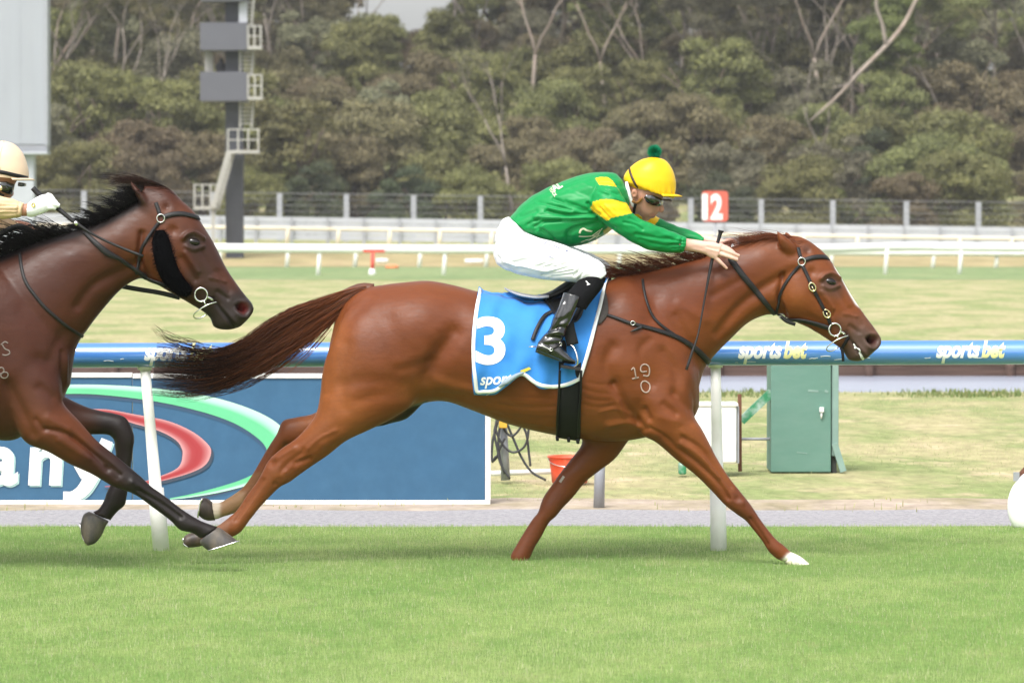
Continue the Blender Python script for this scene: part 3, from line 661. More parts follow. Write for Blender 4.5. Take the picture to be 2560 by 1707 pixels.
put_tree('bare_a', 1275, 204.5, 0.88, 0.6); put_tree('bright_gum', 2390, 226, 0.92, 1.0); put_tree('bright_a', 2090, 203.5, 0.62, 2.0); put_tree('bright_a', 1830, 203, 0.5, 4.0); put_tree('deep_a', 2135, 212, 0.9, 1.0); put_tree('bright_gum', 2540, 232, 0.9, 3.0)
put_tree('bare_a', 2060, 213, 0.8, 2.4); put_tree('bare_a', 350, 215, 0.95, 4.4)
ORD = ['first', 'second', 'third', 'fourth', 'fifth', 'sixth', 'seventh', 'eighth', 'ninth', 'tenth', 'eleventh', 'twelfth', 'thirteenth', 'fourteenth', 'fifteenth', 'sixteenth', 'seventeenth', 'eighteenth', 'nineteenth', 'twentieth'] + ['%d%s' % (k, {1: 'st', 2: 'nd', 3: 'rd'}.get(k % 10, 'th')) for k in range(21, 99)]
HIDE = set()
bykind = {}
for t in sorted(TREES, key=lambda q: q[1]):
    kk = t[0] if t[0] == 'bright_gum' else t[0].split('_')[0]; bykind.setdefault(kk, []).append(t)
for kk, lst in bykind.items():
    vis = [t for t in lst if -60 < t[1] < 2620]
    for i, (key, px, d, sc, rot, x, z) in enumerate(lst):
        tm, cm = protos[key]; nm = {'gum': 'gum_tree', 'bare': 'dead_tree', 'bright_gum': 'gum_tree'}.get(kk, 'scrub_bush')
        row = min(rows, key=lambda q: abs(q[0] - d))[1]
        where = 'at the wire fence' if d < 206 else 'low on the slope' if d < 222 else 'halfway up the slope' if d < 242 else 'atop the slope'
        rt_ = thing(nm, f'{KIND[kk]} {where}, {ORD[i]} from left', 'tree' if 'tree' in nm else 'bush', (x, d - CAM_D, z), {'scrub_bush': 'bushes of the scrub behind the fence', 'gum_tree': 'gum trees above the scrub', 'dead_tree': 'dead trees in the scrub'}[nm])
        rt_.rotation_euler = (0, 0, rot); rt_.scale = (sc, sc, sc)
        link('trunk', tm, None, rt_)
        if cm: link('crown', cm, None, rt_)
# the pale leaning trunk on the right and the bare one in the middle
lt = thing('leaning_tree', 'pale dead trunk leaning far to the right through the scrub', 'tree', PD(2030, 300, 209))
L1 = [PD(2026, 302, 209), PD(2100, 235, 209.5), PD(2150, 180, 210), PD(2215, 115, 211), PD(2260, 60, 212), PD(2300, -20, 212)]
mk('trunk', tube(L1, [0.04, 0.07, 0.09, 0.105, 0.10, 0.09], 8, sub=3), M_BARK3, lt)
mk('branch', tube([PD(2215, 115, 211), PD(2205, 60, 211), PD(2190, 10, 211), PD(2205, -60, 211)], [0.10, 0.09, 0.08, 0.06], 7, sub=3), M_BARK, lt)
mk('branch', tube([PD(2150, 180, 210), PD(2120, 210, 209), PD(2085, 220, 208)], [0.06, 0.05, 0.02], 6, sub=3), M_BARK, lt)
# ------------------------------------------------------------------ thin air haze over the far bush
def haze(density):
    m = bpy.data.materials.new('thin_haze'); m.use_nodes = True; t = m.node_tree; t.nodes.clear(); out = t.nodes.new('ShaderNodeOutputMaterial'); v = t.nodes.new('ShaderNodeVolumePrincipled')
    v.inputs['Color'].default_value = (0.93, 0.94, 0.96, 1); v.inputs['Density'].default_value = density; v.inputs['Anisotropy'].default_value = 0.0; t.links.new(v.outputs[0], out.inputs['Volume'])
    o = mk('haze', box(-1600, 1600, -100, 2600, -2.0, 36.0), m, None, False); return stuff(o)
haze(0.00026)
SC.cycles.volume_bounces = 0; SC.cycles.volume_max_steps = 64
# ------------------------------------------------------------------ horses
def fine_tone(m, amt=0.10, scale=70.0):
    "fine streaky variation of the hair colour on top of the broad one"
    t = m.node_tree; b = t.nodes['Principled BSDF']; src = b.inputs['Base Color'].links[0].from_socket
    co = nn(t, 'ShaderNodeTexCoord'); mp = nn(t, 'ShaderNodeMapping'); mp.inputs['Scale'].default_value = (0.22, 1, 1); t.links.new(co.outputs['Object'], mp.inputs[0])
    n = nn(t, 'ShaderNodeTexNoise', Scale=scale, Detail=5.0, Roughness=0.7); t.links.new(mp.outputs[0], n.inputs['Vector'])
    mr = nn(t, 'ShaderNodeMapRange'); mr.inputs[1].default_value = 0.3; mr.inputs[2].default_value = 0.7; mr.inputs[3].default_value = 1 - amt; mr.inputs[4].default_value = 1 + amt; t.links.new(n.outputs[0], mr.inputs[0])
    hs = nn(t, 'ShaderNodeHueSaturation'); t.links.new(src, hs.inputs['Color']); t.links.new(mr.outputs[0], hs.inputs['Value']); t.links.new(hs.outputs[0], b.inputs['Base Color'])
    n3 = nn(t, 'ShaderNodeTexNoise', Scale=26.0, Detail=3.0, Roughness=0.55); t.links.new(co.outputs['Object'], n3.inputs['Vector'])
    b2 = nn(t, 'ShaderNodeBump', Strength=0.30, Distance=0.006); t.links.new(n3.outputs[0], b2.inputs['Height'])
    if b.inputs['Normal'].links: t.links.new(b.inputs['Normal'].links[0].from_socket, b2.inputs['Normal'])
    t.links.new(b2.outputs[0], b.inputs['Normal'])
    r2 = nn(t, 'ShaderNodeMapRange'); r2.inputs[1].default_value = 0.3; r2.inputs[2].default_value = 0.7; base = b.inputs['Roughness'].default_value; r2.inputs[3].default_value = base - 0.07; r2.inputs[4].default_value = base + 0.10; t.links.new(n.outputs[0], r2.inputs[0]); t.links.new(r2.outputs[0], b.inputs['Roughness'])
def coat_mat(name, rough=0.42):
    m = mat(name, attr='Col', rough=rough, spec=0.26, var=0.17, vscale=5.0, bump=0.30, bscale=150, bdist=0.0014, stretch=(0.30, 1, 1))
    fine_tone(m)
    return m
M_COAT = coat_mat('chestnut_coat', 0.46); M_COAT2 = coat_mat('bay_coat', 0.44)
def hoof_mat(name, c, d): return mat(name, c, 0.5, var=0.25, vscale=30, stretch=(1, 1, 0.4), dark=d, dscale=18, damt=0.8, bump=0.3, bscale=90)
M_HOOF = hoof_mat('dark_hoof', (0.030, 0.021, 0.016), (0.095, 0.065, 0.04)); M_HOOFW = hoof_mat('white_hoof', (0.74, 0.70, 0.60), (0.60, 0.52, 0.38))
M_EYE = mat('dark_eye', (0.008, 0.005, 0.004), 0.12, 0.5, var=0.2, vscale=60)
M_HAIR1 = mat('chestnut_hair', attr='Col', rough=0.5, spec=0.15); M_HAIR2 = mat('black_hair', attr='Col', rough=0.5, spec=0.15)
def chain(rows, y, dys=None): return [S(A, B, w, y + (dys[i] if dys else 0)) for i, (A, B, w) in enumerate(rows)]
def paint(C, X, Y, V, jobs, y_lo=-9, y_hi=9):
    for pts, w, col, st in jobs:
        k = (np.exp(-np.maximum(dist_poly(X, Y, pts)/w - 0.55, 0)**2*3.2)*st)[:, None]; C[:] = C*(1 - k) + np.array(col)*k
def hard(C, X, Y, poly, col, soft=None, mask=None):
    k = in_poly(X, Y, poly)
    if mask is not None: k &= mask
    C[k] = col

# ---- chestnut, measured outline stations (upper point, lower point, half width in metres)
H1_TRUNK = [((838, 800), (803, 960), .05), ((868, 752), (812, 1012), .165), ((910, 722), (850, 1050), .235), ((960, 712), (915, 1066), .268), ((1010, 706), (985, 1036), .285), ((1070, 702), (1050, 1010), .28),
            ((1130, 712), (1112, 1003), .268), ((1195, 729), (1182, 1026), .278), ((1290, 752), (1272, 1060), .298), ((1380, 752), (1370, 1084), .30), ((1450, 730), (1450, 1097), .29), ((1520, 702), (1540, 1103), .265),
            ((1580, 690), (1610, 1094), .24), ((1650, 730), (1690, 1074), .213), ((1710, 800), (1732, 1045), .17), ((1745, 880), (1747, 1018), .09)]
H1_NECK = [((1540, 690), (1740, 1000), .19), ((1600, 682), (1758, 930), .17), ((1660, 668), (1783, 892), .145), ((1730, 650), (1823, 851), .122), ((1800, 628), (1868, 808), .108), ((1860, 606), (1912, 788), .10), ((1915, 592), (1948, 785), .094), ((1965, 590), (1985, 770), .085)]
H1_HEAD = [((1948, 588), (1938, 720), .07), ((2000, 592), (1950, 765), .09), ((2045, 618), (1964, 792), .104), ((2075, 650), (1990, 805), .106), ((2101, 690), (2022, 819), .10), ((2122, 727), (2050, 836), .084), ((2143, 760), (2080, 856), .07),
           ((2166, 793), (2102, 872), .060), ((2187, 821), (2113, 886), .055), ((2200, 845), (2122, 899), .055), ((2201, 860), (2142, 903), .047), ((2190, 874), (2162, 899), .028)]
H1_NH = [((1010, 745), (925, 735), .02), ((1052, 825), (868, 775), .095), ((1058, 910), (836, 840), .128), ((1036, 1004), (809, 912), .132), ((985, 1044), (800, 985), .12), ((920, 1076), (791, 1030), .105), ((865, 1102), (768, 1066), .088), ((822, 1136), (737, 1098), .07), ((782, 1163), (706, 1119), .056), ((748, 1187), (681, 1140), .05),
         ((725, 1204), (667, 1157), .049), ((700, 1217), (655, 1181), .042), ((676, 1240), (640, 1207), .033), ((648, 1270), (617, 1238), .030), ((622, 1303), (592, 1275), .032), ((601, 1330), (563, 1300), .037), ((572, 1345), (543, 1314), .031), ((530, 1358), (515, 1327), .031), ((508, 1363), (497, 1329), .034)]
H1_FH = [((900, 1075), (830, 1000), .08), ((850, 1092), (787, 1032), .072), ((785, 1108), (739, 1043), .056), ((735, 1118), (707, 1052), .05), ((718, 1112), (692, 1084), .043), ((700, 1140), (668, 1122), .035), ((660, 1206), (630, 1187), .031), ((638, 1239), (607, 1218), .031), ((617, 1264), (586, 1234), .037), ((596, 1279), (566, 1247), .034), ((562, 1290), (548, 1256), .029), ((536, 1300), (528, 1256), .034)]
H1_NF = [((1640, 765), (1580, 765), .02), ((1685, 850), (1556, 860), .075), ((1725, 945), (1560, 965), .098), ((1733, 1000), (1580, 1030), .104), ((1736, 1040), (1602, 1083), .105), ((1758, 1078), (1642, 1107), .088), ((1789, 1139), (1692, 1150), .066), ((1820, 1189), (1741, 1189), .053), ((1850, 1227), (1786, 1234), .045), ((1873, 1256), (1810, 1260), .046), ((1885, 1273), (1839, 1283), .041), ((1900, 1296), (1863, 1300), .032), ((1916, 1318), (1880, 1320), .031), ((1940, 1347), (1904, 1350), .031), ((1960, 1363), (1922, 1378), .037), ((1976, 1378), (1942, 1396), .034), ((1990, 1386), (1960, 1403), .033)]
H1_FF = [((1600, 1060), (1440, 1060), .09), ((1565, 1110), (1455, 1106), .078), ((1537, 1147), (1425, 1150), .063), ((1498, 1177), (1401, 1181), .055), ((1464, 1204), (1383, 1207), .047), ((1433, 1242), (1362, 1236), .045), ((1407, 1269), (1352, 1258), .046), ((1390, 1290), (1345, 1280), .041), ((1372, 1307), (1330, 1299), .034), ((1353, 1342), (1308, 1333), .031), ((1338, 1366), (1291, 1362), .034), ((1325, 1394), (1276, 1390), .037), ((1318, 1406), (1284, 1408), .033), ((1318, 1416), (1292, 1420), .034)]
H1_STROKES = [([(1134, 831), (1100, 889), (1077, 942)], 20, -.026), ([(1095, 880), (1060, 930)], 26, -.008), ([(924, 747), (880, 790), (850, 850)], 13, -.008), ([(1000, 925), (1077, 906)], 13, -.007), ([(850, 960), (930, 950), (1020, 965)], 16, -.006), ([(1077, 946), (1115, 961), (1192, 977)], 11, .011), ([(1090, 985), (1160, 992)], 9, -.007),
    ([(1048, 795)], 42, .007), ([(900, 850), (930, 920)], 36, .005), ([(975, 800), (1005, 880)], 20, -.006), ([(773, 1146), (739, 1158)], 7, -.008), ([(678, 1156)], 9, -.013), ([(735, 1118), (690, 1146)], 6, .006), ([(760, 1128), (716, 1162), (700, 1195)], 7, -.007), ([(688, 1210)], 6, -.007), ([(658, 1200), (618, 1257), (589, 1300)], 5, -.006), ([(700, 1192), (712, 1180)], 7, .006), ([(860, 1085), (810, 1110)], 12, .008),
    ([(1533, 870), (1517, 908), (1536, 961)], 15, -.014), ([(1582, 910)], 34, .013), ([(1536, 961), (1571, 1023), (1609, 1072)], 9, -.015), ([(1600, 985), (1640, 1010)], 26, .012), ([(1686, 984), (1724, 1023)], 9, -.009), ([(1612, 1024), (1622, 1046)], 8, -.010), ([(1650, 1042), (1690, 1052)], 12, .008), ([(1660, 880), (1690, 930), (1690, 980)], 12, -.010), ([(1622, 850), (1600, 880), (1630, 960)], 10, -.006), ([(1720, 950)], 26, .010),
    ([(1709, 1093), (1755, 1124), (1797, 1177), (1828, 1216)], 6, -.010), ([(1697, 1124), (1743, 1158), (1797, 1208), (1820, 1246)], 6, -.010), ([(1703, 1108), (1750, 1141), (1797, 1192)], 6, .006), ([(1740, 1070), (1775, 1120)], 9, .006), ([(1843, 1246)], 7, -.006), ([(1858, 1256)], 7, .005), ([(1877, 1296), (1900, 1330), (1919, 1361)], 5, -.007), ([(1690, 1125), (1660, 1105)], 8, .005),
    ([(1456, 970), (1490, 982), (1530, 984)], 4, -.002), ([(1452, 988), (1485, 1000), (1520, 1001)], 4, -.002), ([(1470, 955), (1500, 962), (1535, 958)], 4, -.0018), ([(1455, 1008), (1490, 1018), (1530, 1014)], 4, -.0018), ([(1210, 1008), (1300, 1018), (1390, 1016)], 5, -.0025), ([(1230, 1032), (1310, 1044), (1388, 1046)], 5, -.0025), ([(1260, 990), (1385, 998)], 5, -.002), ([(1520, 1062), (1565, 1055), (1600, 1066)], 8, .010), ([(1500, 1085), (1560, 1082)], 9, -.006),
    ([(1985, 676), (1940, 700), (1890, 730), (1840, 776), (1795, 832)], 11, -.013), ([(1930, 745), (1880, 775), (1830, 822)], 14, .008), ([(1800, 700), (1900, 650)], 26, .008), ([(1640, 800), (1700, 850), (1745, 900)], 20, -.012), ([(1690, 790), (1735, 865)], 9, -.008), ([(1730, 900), (1745, 960)], 14, -.006), ([(1640, 740), (1620, 800)], 18, -.008),
    ([(1560, 760), (1600, 830)], 30, .008), ([(1500, 1030), (1540, 1022), (1580, 1036)], 4, .003), ([(1250, 1060), (1330, 1058), (1385, 1066)], 4, .003), ([(1700, 1075), (1730, 1110), (1770, 1160)], 4, .003), ([(840, 1075), (800, 1095), (760, 1130)], 4, .004), ([(900, 1000), (960, 985), (1020, 990)], 14, -.006), ([(830, 830), (818, 900), (822, 980)], 12, -.006), ([(870, 860), (850, 940), (862, 1020)], 14, -.006),
    ([(1140, 760), (1180, 860), (1180, 960)], 22, -.005), ([(1780, 740), (1850, 700)], 9, -.005), ([(1700, 760), (1760, 800)], 12, .006), ([(1545, 1000), (1560, 1040)], 6, .005), ([(1660, 1010), (1690, 1035)], 7, -.006), ([(1625, 1070), (1660, 1090), (1690, 1120)], 5, -.006), ([(1400, 1150), (1440, 1180), (1420, 1215)], 6, -.005), ([(1480, 1130), (1440, 1190), (1400, 1235)], 6, -.006)]
HEAD_STROKES = [([(1957, 690), (1949, 750), (1962, 788)], 7, -.016), ([(1988, 742)], 30, .013), ([(2056, 729), (2082, 772)], 4.5, .008), ([(2046, 742), (2074, 790)], 7, -.008), ([(2030, 680)], 10, -.012), ([(2018, 628)], 8, -.008), ([(2052, 697), (2062, 688), (2078, 684), (2098, 696)], 4.5, .015), ([(2058, 715), (2076, 722), (2098, 714)], 4, .009),
    ([(2170, 840), (2188, 836), (2199, 850), (2190, 868), (2175, 868), (2166, 852)], 6, .009), ([(2176, 848), (2184, 852)], 8.5, -.055), ([(2114, 831), (2121, 845), (2137, 864), (2151, 884), (2160, 900)], 3.6, -.013), ([(2130, 852), (2150, 870), (2168, 888)], 6, .005), ([(2110, 784), (2145, 791)], 3, .005), ([(2125, 815), (2147, 830)], 4.5, -.008), ([(2130, 772), (2152, 812)], 8, -.006), ([(2090, 800), (2120, 812)], 10, .004), ([(1998, 812), (2040, 828)], 8, .006), ([(2020, 790), (2060, 812)], 9, -.006), ([(2092, 722), (2120, 770)], 7, -.005)]
H1_EAR_N = [S((2004, 640), (1966, 646), .024, -.05), S((1990, 616), (1950, 622), .028, -.068), S((1972, 598), (1944, 602), .022, -.078), S((1956, 586), (1942, 586), .012, -.082), S((1946, 577), (1942, 576), .003, -.084)]
H1_EAR_F = [S((2010, 622), (1985, 626), .02, .05), S((1995, 600), (1970, 602), .02, .055), S((1980, 590), (1963, 588), .014, .055), S((1966, 580), (1962, 577), .004, .055)]
def horse_body(y0, trunk, neck, head, legs, ears, strokes, blends, extra=[], voxel=0.0076, taub=11):
    parts = [loft(chain(trunk, y0), 56, 6, 2.2), loft(chain(neck, y0), 44, 6, 2.0), loft(chain(head, y0), 36, 6, 2.15)]
    for rows, y, dy in legs: parts.append(loft(chain(rows, y0 + y, dy), 24, 5, 2.0))
    parts += [loft(e, 12, 3) for e in ears + extra]
    V, F, E = remesh(merge(*parts), voxel, taub, 0.55)
    m = ((V[:, 1] - y0) < 0.05).astype(float)
    big = [(p, w*1.15, a*1.0) for p, w, a in strokes if w >= 9]; small = [(p, w*1.0, a*1.25) for p, w, a in strokes if w < 9]
    X_, Y_ = proj(V)
    for (cx, cy, rx, ry) in blends:      # let limb and trunk flow into each other
        wgt = np.clip(1.6 - 1.6*np.hypot((X_ - cx)/rx, (Y_ - cy)/ry), 0, 1)*m
        for _ in range(40): V = V + 0.5*lap(V, E)*wgt[:, None]
    V = sculpt(V, F, big, m); V = smooth(V, E, 6, 0.5); V = sculpt(V, F, small, m); V = smooth(V, E, 1, 0.35)
    return V, F, E
def leg_dy(n, a): return [a*(i/(n - 1)) for i in range(n)]
Y1 = 0.0
V1, F1, E1 = horse_body(Y1, H1_TRUNK, H1_NECK, H1_HEAD, [(H1_NH, -.15, [.06, .02, .0, .0] + leg_dy(len(H1_NH) - 4, .02)), (H1_FH, .13, None), (H1_NF, -.13, [.03, .015, .0, 0] + leg_dy(len(H1_NF) - 4, .02)), (H1_FF, .12, None)], [H1_EAR_N, H1_EAR_F], H1_STROKES + HEAD_STROKES, [(930, 910, 130, 150), (1000, 980, 70, 70), (1640, 930, 100, 140), (1660, 1060, 60, 50)],
    [[S((1062, 1000), (1054, 1012), .02, .02), S((1032, 1000), (1018, 1046), .05, .03), S((990, 1008), (978, 1058), .055, .04), S((950, 1020), (940, 1066), .045, .05), S((905, 1010), (890, 1050), .02, .06)]])
X, Y = proj(V1); near = V1[:, 1] < Y1 + 0.02
C1 = np.tile(np.array((0.168, 0.045, 0.0105)), (len(V1), 1))
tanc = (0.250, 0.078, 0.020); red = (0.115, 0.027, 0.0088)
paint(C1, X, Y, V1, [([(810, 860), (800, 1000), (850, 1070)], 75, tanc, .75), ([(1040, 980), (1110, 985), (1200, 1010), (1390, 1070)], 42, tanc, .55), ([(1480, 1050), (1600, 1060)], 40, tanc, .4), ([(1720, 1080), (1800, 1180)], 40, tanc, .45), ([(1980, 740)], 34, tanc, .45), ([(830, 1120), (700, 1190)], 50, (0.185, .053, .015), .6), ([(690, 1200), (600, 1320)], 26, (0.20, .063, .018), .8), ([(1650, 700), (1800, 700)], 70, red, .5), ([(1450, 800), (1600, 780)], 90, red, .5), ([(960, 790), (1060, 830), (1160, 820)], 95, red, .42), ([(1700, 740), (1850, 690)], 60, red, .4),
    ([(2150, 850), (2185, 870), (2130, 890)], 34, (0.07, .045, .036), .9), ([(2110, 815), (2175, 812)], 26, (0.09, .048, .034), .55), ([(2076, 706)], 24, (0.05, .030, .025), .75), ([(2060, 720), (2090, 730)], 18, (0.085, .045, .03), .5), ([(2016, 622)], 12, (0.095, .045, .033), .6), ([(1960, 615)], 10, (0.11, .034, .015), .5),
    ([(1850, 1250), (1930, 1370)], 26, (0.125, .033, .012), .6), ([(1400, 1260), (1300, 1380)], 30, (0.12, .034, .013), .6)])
fh = V1[:, 1] > 0.04
k = fh & (X < 720) & (Y > 1180); C1[k] = (0.20, 0.082, 0.030)
k = fh & (X < 612) & (Y > 1228); C1[k] = (0.30, 0.17, 0.085)
k = fh & (X < 552) & (Y > 1240); C1[k] = (0.52, 0.44, 0.34)
k = near & in_poly(X, Y, [(1955, 1398), (1972, 1384), (1980, 1378), (2060, 1400), (2060, 1440), (1960, 1440)]); C1[k] = (0.80, 0.78, 0.73)
k = in_poly(X, Y, [(540, 1290), (575, 1300), (560, 1380), (400, 1380), (400, 1290)]) & near; C1[k] = (0.20, 0.085, 0.045)
k = in_poly(X, Y, [(480, 1290), (515, 1300), (500, 1380), (400, 1380)]) & near; C1[k] = (0.13, 0.06, 0.035)
k = (np.abs(V1[:, 1]) < 0.032) & in_poly(X, Y, [(2074, 640), (2090, 640), (2145, 740), (2150, 770), (2130, 755), (2100, 700)]); C1[k] = (0.80, 0.77, 0.72)
nost = np.hypot((X - 2180)/10, (Y - 850)/10) < 1; C1[nost & near] = (0.07, 0.014, 0.013)
k = in_poly(X, Y, [(950, 1035), (1050, 1008), (1030, 1050), (990, 1062), (930, 1080)]) & ~near; C1[k] = (0.05, 0.028, 0.02)  # dark sheath and groin, with the shadow there painted into the coat
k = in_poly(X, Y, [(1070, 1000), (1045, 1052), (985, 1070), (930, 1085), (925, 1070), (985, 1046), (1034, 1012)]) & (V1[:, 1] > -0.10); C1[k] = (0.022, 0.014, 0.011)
mouth = dist_poly(X, Y, [(2114, 831), (2121, 845), (2137, 864), (2151, 884), (2160, 900)]) < 2.5; C1[mouth & near] = (0.045, 0.028, 0.026)
horse1 = thing('horse', 'bright chestnut racehorse stretched out in gallop, wearing number 3 cloth', 'horse', (0.3, 0, 0))
bvh1 = bvh_of(V1, F1)
for _ in range(4): C1 = C1 + 0.5*lap(C1, E1)
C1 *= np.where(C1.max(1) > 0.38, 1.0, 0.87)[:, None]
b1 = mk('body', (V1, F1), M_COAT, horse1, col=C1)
def eye(bvh, px, py, par):
    p, n = onto(bvh, px, py, -0.011); e = mk('eye', ell(p, (0.031, 0, -0.006), (0.003, 0, 0.019), (0, 0.019, 0), 20, 14), M_EYE, par); return e
eye(bvh1, 2076, 703, horse1)
def hoof(name, rows, y, m, par, shoe=None):
    V, F = loft([S(A, B, w, y) for A, B, w in rows], 18, 3, 2.3); o = mk(name, (V, F), m, par)
    if shoe:
        c = cr(np.array([P(*q, y - 0.0) for q in shoe]), 4); pts = []
        (A, B, w) = rows[-1]
        arc = [P(*s, y - w*0.93) for s in shoe[::-1]] + [P(*shoe[0], y)] + [P(*s, y + w*0.93) for s in shoe]; mk('horseshoe', tube(np.array(arc), 0.0042, 6, sub=3), STEEL, o)
    return o
hoof('hoof', [((1984, 1382), (1962, 1404), .036), ((2000, 1390), (1972, 1414), .040), ((2016, 1402), (1990, 1421), .045), ((2031, 1414), (2002, 1424), .047)], -.11, M_HOOFW, horse1)
hoof('hoof', [((508, 1363), (498, 1329), .036), ((490, 1367), (480, 1330), .040), ((472, 1368), (463, 1338), .044), ((462, 1366), (457, 1350), .04)], -.13, M_HOOF, horse1, shoe=[(470, 1368), (458, 1358), (458, 1345)])
hoof('hoof', [((538, 1300), (530, 1254), .036), ((520, 1301), (518, 1245), .041), ((506, 1296), (509, 1244), .045), ((497, 1288), (503, 1246), .046)], .13, M_HOOF, horse1, shoe=[(495, 1290), (499, 1262), (506, 1245)])
hoof('hoof', [((1320, 1408), (1288, 1410), .036), ((1326, 1417), (1290, 1420), .042), ((1332, 1424), (1290, 1426), .045)], .12, M_HOOF, horse1)

def strands_along(g, n, centre, half, length_jit, y0, ysd, k=12, wav=3.0, frays=0.25):
    "hair strands running along a measured centre line (px), spread by half width (px)"
    c = cr(np.array(centre, float), 6); h = np.interp(np.linspace(0, 1, len(c)), np.linspace(0, 1, len(half)), half); T = np.gradient(c, axis=0); T /= np.linalg.norm(T, axis=1)[:, None]; Nn = np.stack([-T[:, 1], T[:, 0]], 1); out = []
    for i in range(n):
        s0 = max(0, g.normal(0, 0.10)) if g.random() < 0.5 else g.uniform(0, 0.35); s1 = min(1.0, s0 + g.uniform(1 - length_jit, 1.05)); u = g.uniform(-1, 1); u2 = np.clip(u + g.normal(0, frays), -1.25, 1.25); ph = g.uniform(0, 6.28); fr = g.uniform(0.6, 2.2)
        s = np.linspace(s0, s1, k); ii = s*(len(c) - 1); p = np.stack([np.interp(ii, np.arange(len(c)), c[:, q]) for q in (0, 1)], 1); nn_ = np.stack([np.interp(ii, np.arange(len(c)), Nn[:, q]) for q in (0, 1)], 1); hh = np.interp(ii, np.arange(len(c)), h)
        t = np.linspace(0, 1, k); off = (u*(1 - t) + u2*t)*hh + wav*np.sin(ph + fr*6.28*t)*t; p = p + nn_*off[:, None]; yy = y0 + g.normal(0, ysd)*(0.3 + t) + ysd*0.4*np.sin(ph*2 + t*5)
        out.append(np.array([P(a, b, c_) for (a, b), c_ in zip(p, yy)]))
    return out
g = np.random.default_rng(5)
tail_c = [(918, 722), (880, 738), (825, 770), (752, 812), (690, 850), (620, 895), (540, 925), (460, 930), (385, 922)]
st = strands_along(g, 1900, tail_c, [8, 17, 30, 44, 44, 38, 43, 50, 48], 0.5, 0.0, 0.035, 10, 6.0, 0.42)
st += strands_along(g, 60, [(760, 850), (690, 905), (600, 955), (520, 978), (440, 985)], [14, 20, 16, 12, 16], 0.5, 0.0, 0.03, 12, 8)
st += strands_along(g, 40, [(560, 885), (490, 870), (430, 850), (380, 815)], [14, 16, 12, 8], 0.4, 0.0, 0.03, 12, 6)
st += strands_along(g, 40, [(840, 790), (790, 850), (740, 895), (680, 930)], [14, 14, 16, 16], 0.5, -.02, 0.03, 12, 6)
cols = []
for s in st:
    x = proj(s)[0]; t = np.clip((870 - x)/330, 0, 1)[:, None]**0.8; b = 0.6 + 0.8*g.random(); t = t*(0.45 if g.random() < 0.3 else 1.0); cols.append((np.array((0.20, 0.060, 0.020))*(1 - t) + np.array((0.020, 0.008, 0.006))*t)*b)
v, f, c = hair(st, 0.0012, cols); mk('tail', (v, f), M_HAIR1, horse1, col=c)
dock = tube([P(935, 728, 0), P(900, 730, 0), P(850, 755, 0), P(800, 785, 0), P(750, 812, 0)], [0.035, 0.04, 0.042, 0.035, 0.012], 12, sub=3); mk('tail_dock', dock, mat('dock_hair', (0.10, 0.034, 0.016), 0.6, var=0.3, vscale=40, stretch=(0.3, 1, 1)), horse1)
def mane(g, n, crest, dirf, lenr, y0, ysd, col, k=9, lift=0.0, r=0.0012):
    out = []; cs = []; c = cr(np.array(crest, float), 6)
    for i in range(n):
        s = g.random(); j = s*(len(c) - 1); p = np.array([np.interp(j, np.arange(len(c)), c[:, q]) for q in (0, 1)]) + (0, 4); d0, d1 = dirf(s, g); L = g.uniform(*lenr)*(1.0 if g.random() < 0.8 else 1.35); t = np.linspace(0, 1, k)[:, None]
        q = p + L*(d0*t*(1 - t*0.5)*1.3 + d1*t*t*0.7) + (2.5*np.sin(6*t + g.uniform(0, 6.28))*t)
        y_ = y0 + g.normal(0, ysd)*(0.4 + t[:, 0]); out.append(np.array([P(a, b, yy) for (a, b), yy in zip(q, y_)])); cs.append(np.array(col)*(0.5 + 1.0*g.random()))
    v, f, cc = hair(out, r, cs); return v, f, cc
def d_m1(s, g): a = 0.18*math.sin(s*46) + g.normal(0, .09); return np.array((-0.80, -0.50 + a)), np.array((-1.0, 0.18 + a + g.normal(0, .18)))
v, f, c = mane(g, 760, [(1545, 692), (1600, 684), (1660, 670), (1730, 652), (1790, 632)], d_m1, (32, 88), 0.0, .03, (0.105, 0.030, 0.014)); mk('mane', (v, f), M_HAIR1, horse1, col=c)
def d_m1b(s, g): a = g.normal(0, .12); return np.array((-0.95, -0.16 + a)), np.array((-1.0, 0.25 + a))
v, f, c = mane(g, 330, [(1890, 601), (1920, 594), (1950, 589), (1985, 590)], d_m1b, (28, 78), -0.01, .03, (0.155, 0.048, 0.022)); mk('mane', (v, f), M_HAIR1, horse1, col=c)
def d_f1(s, g): a = g.normal(0, .08); return np.array((-1.0, -0.28 + a)), np.array((-1.0, 0.20 + a))
v, f, c = mane(g, 260, [(1978, 592), (2010, 596), (2035, 612), (2052, 630)], d_f1, (35, 80), 0.0, .03, (0.165, 0.05, 0.022)); mk('forelock', (v, f), M_HAIR1, horse1, col=c)

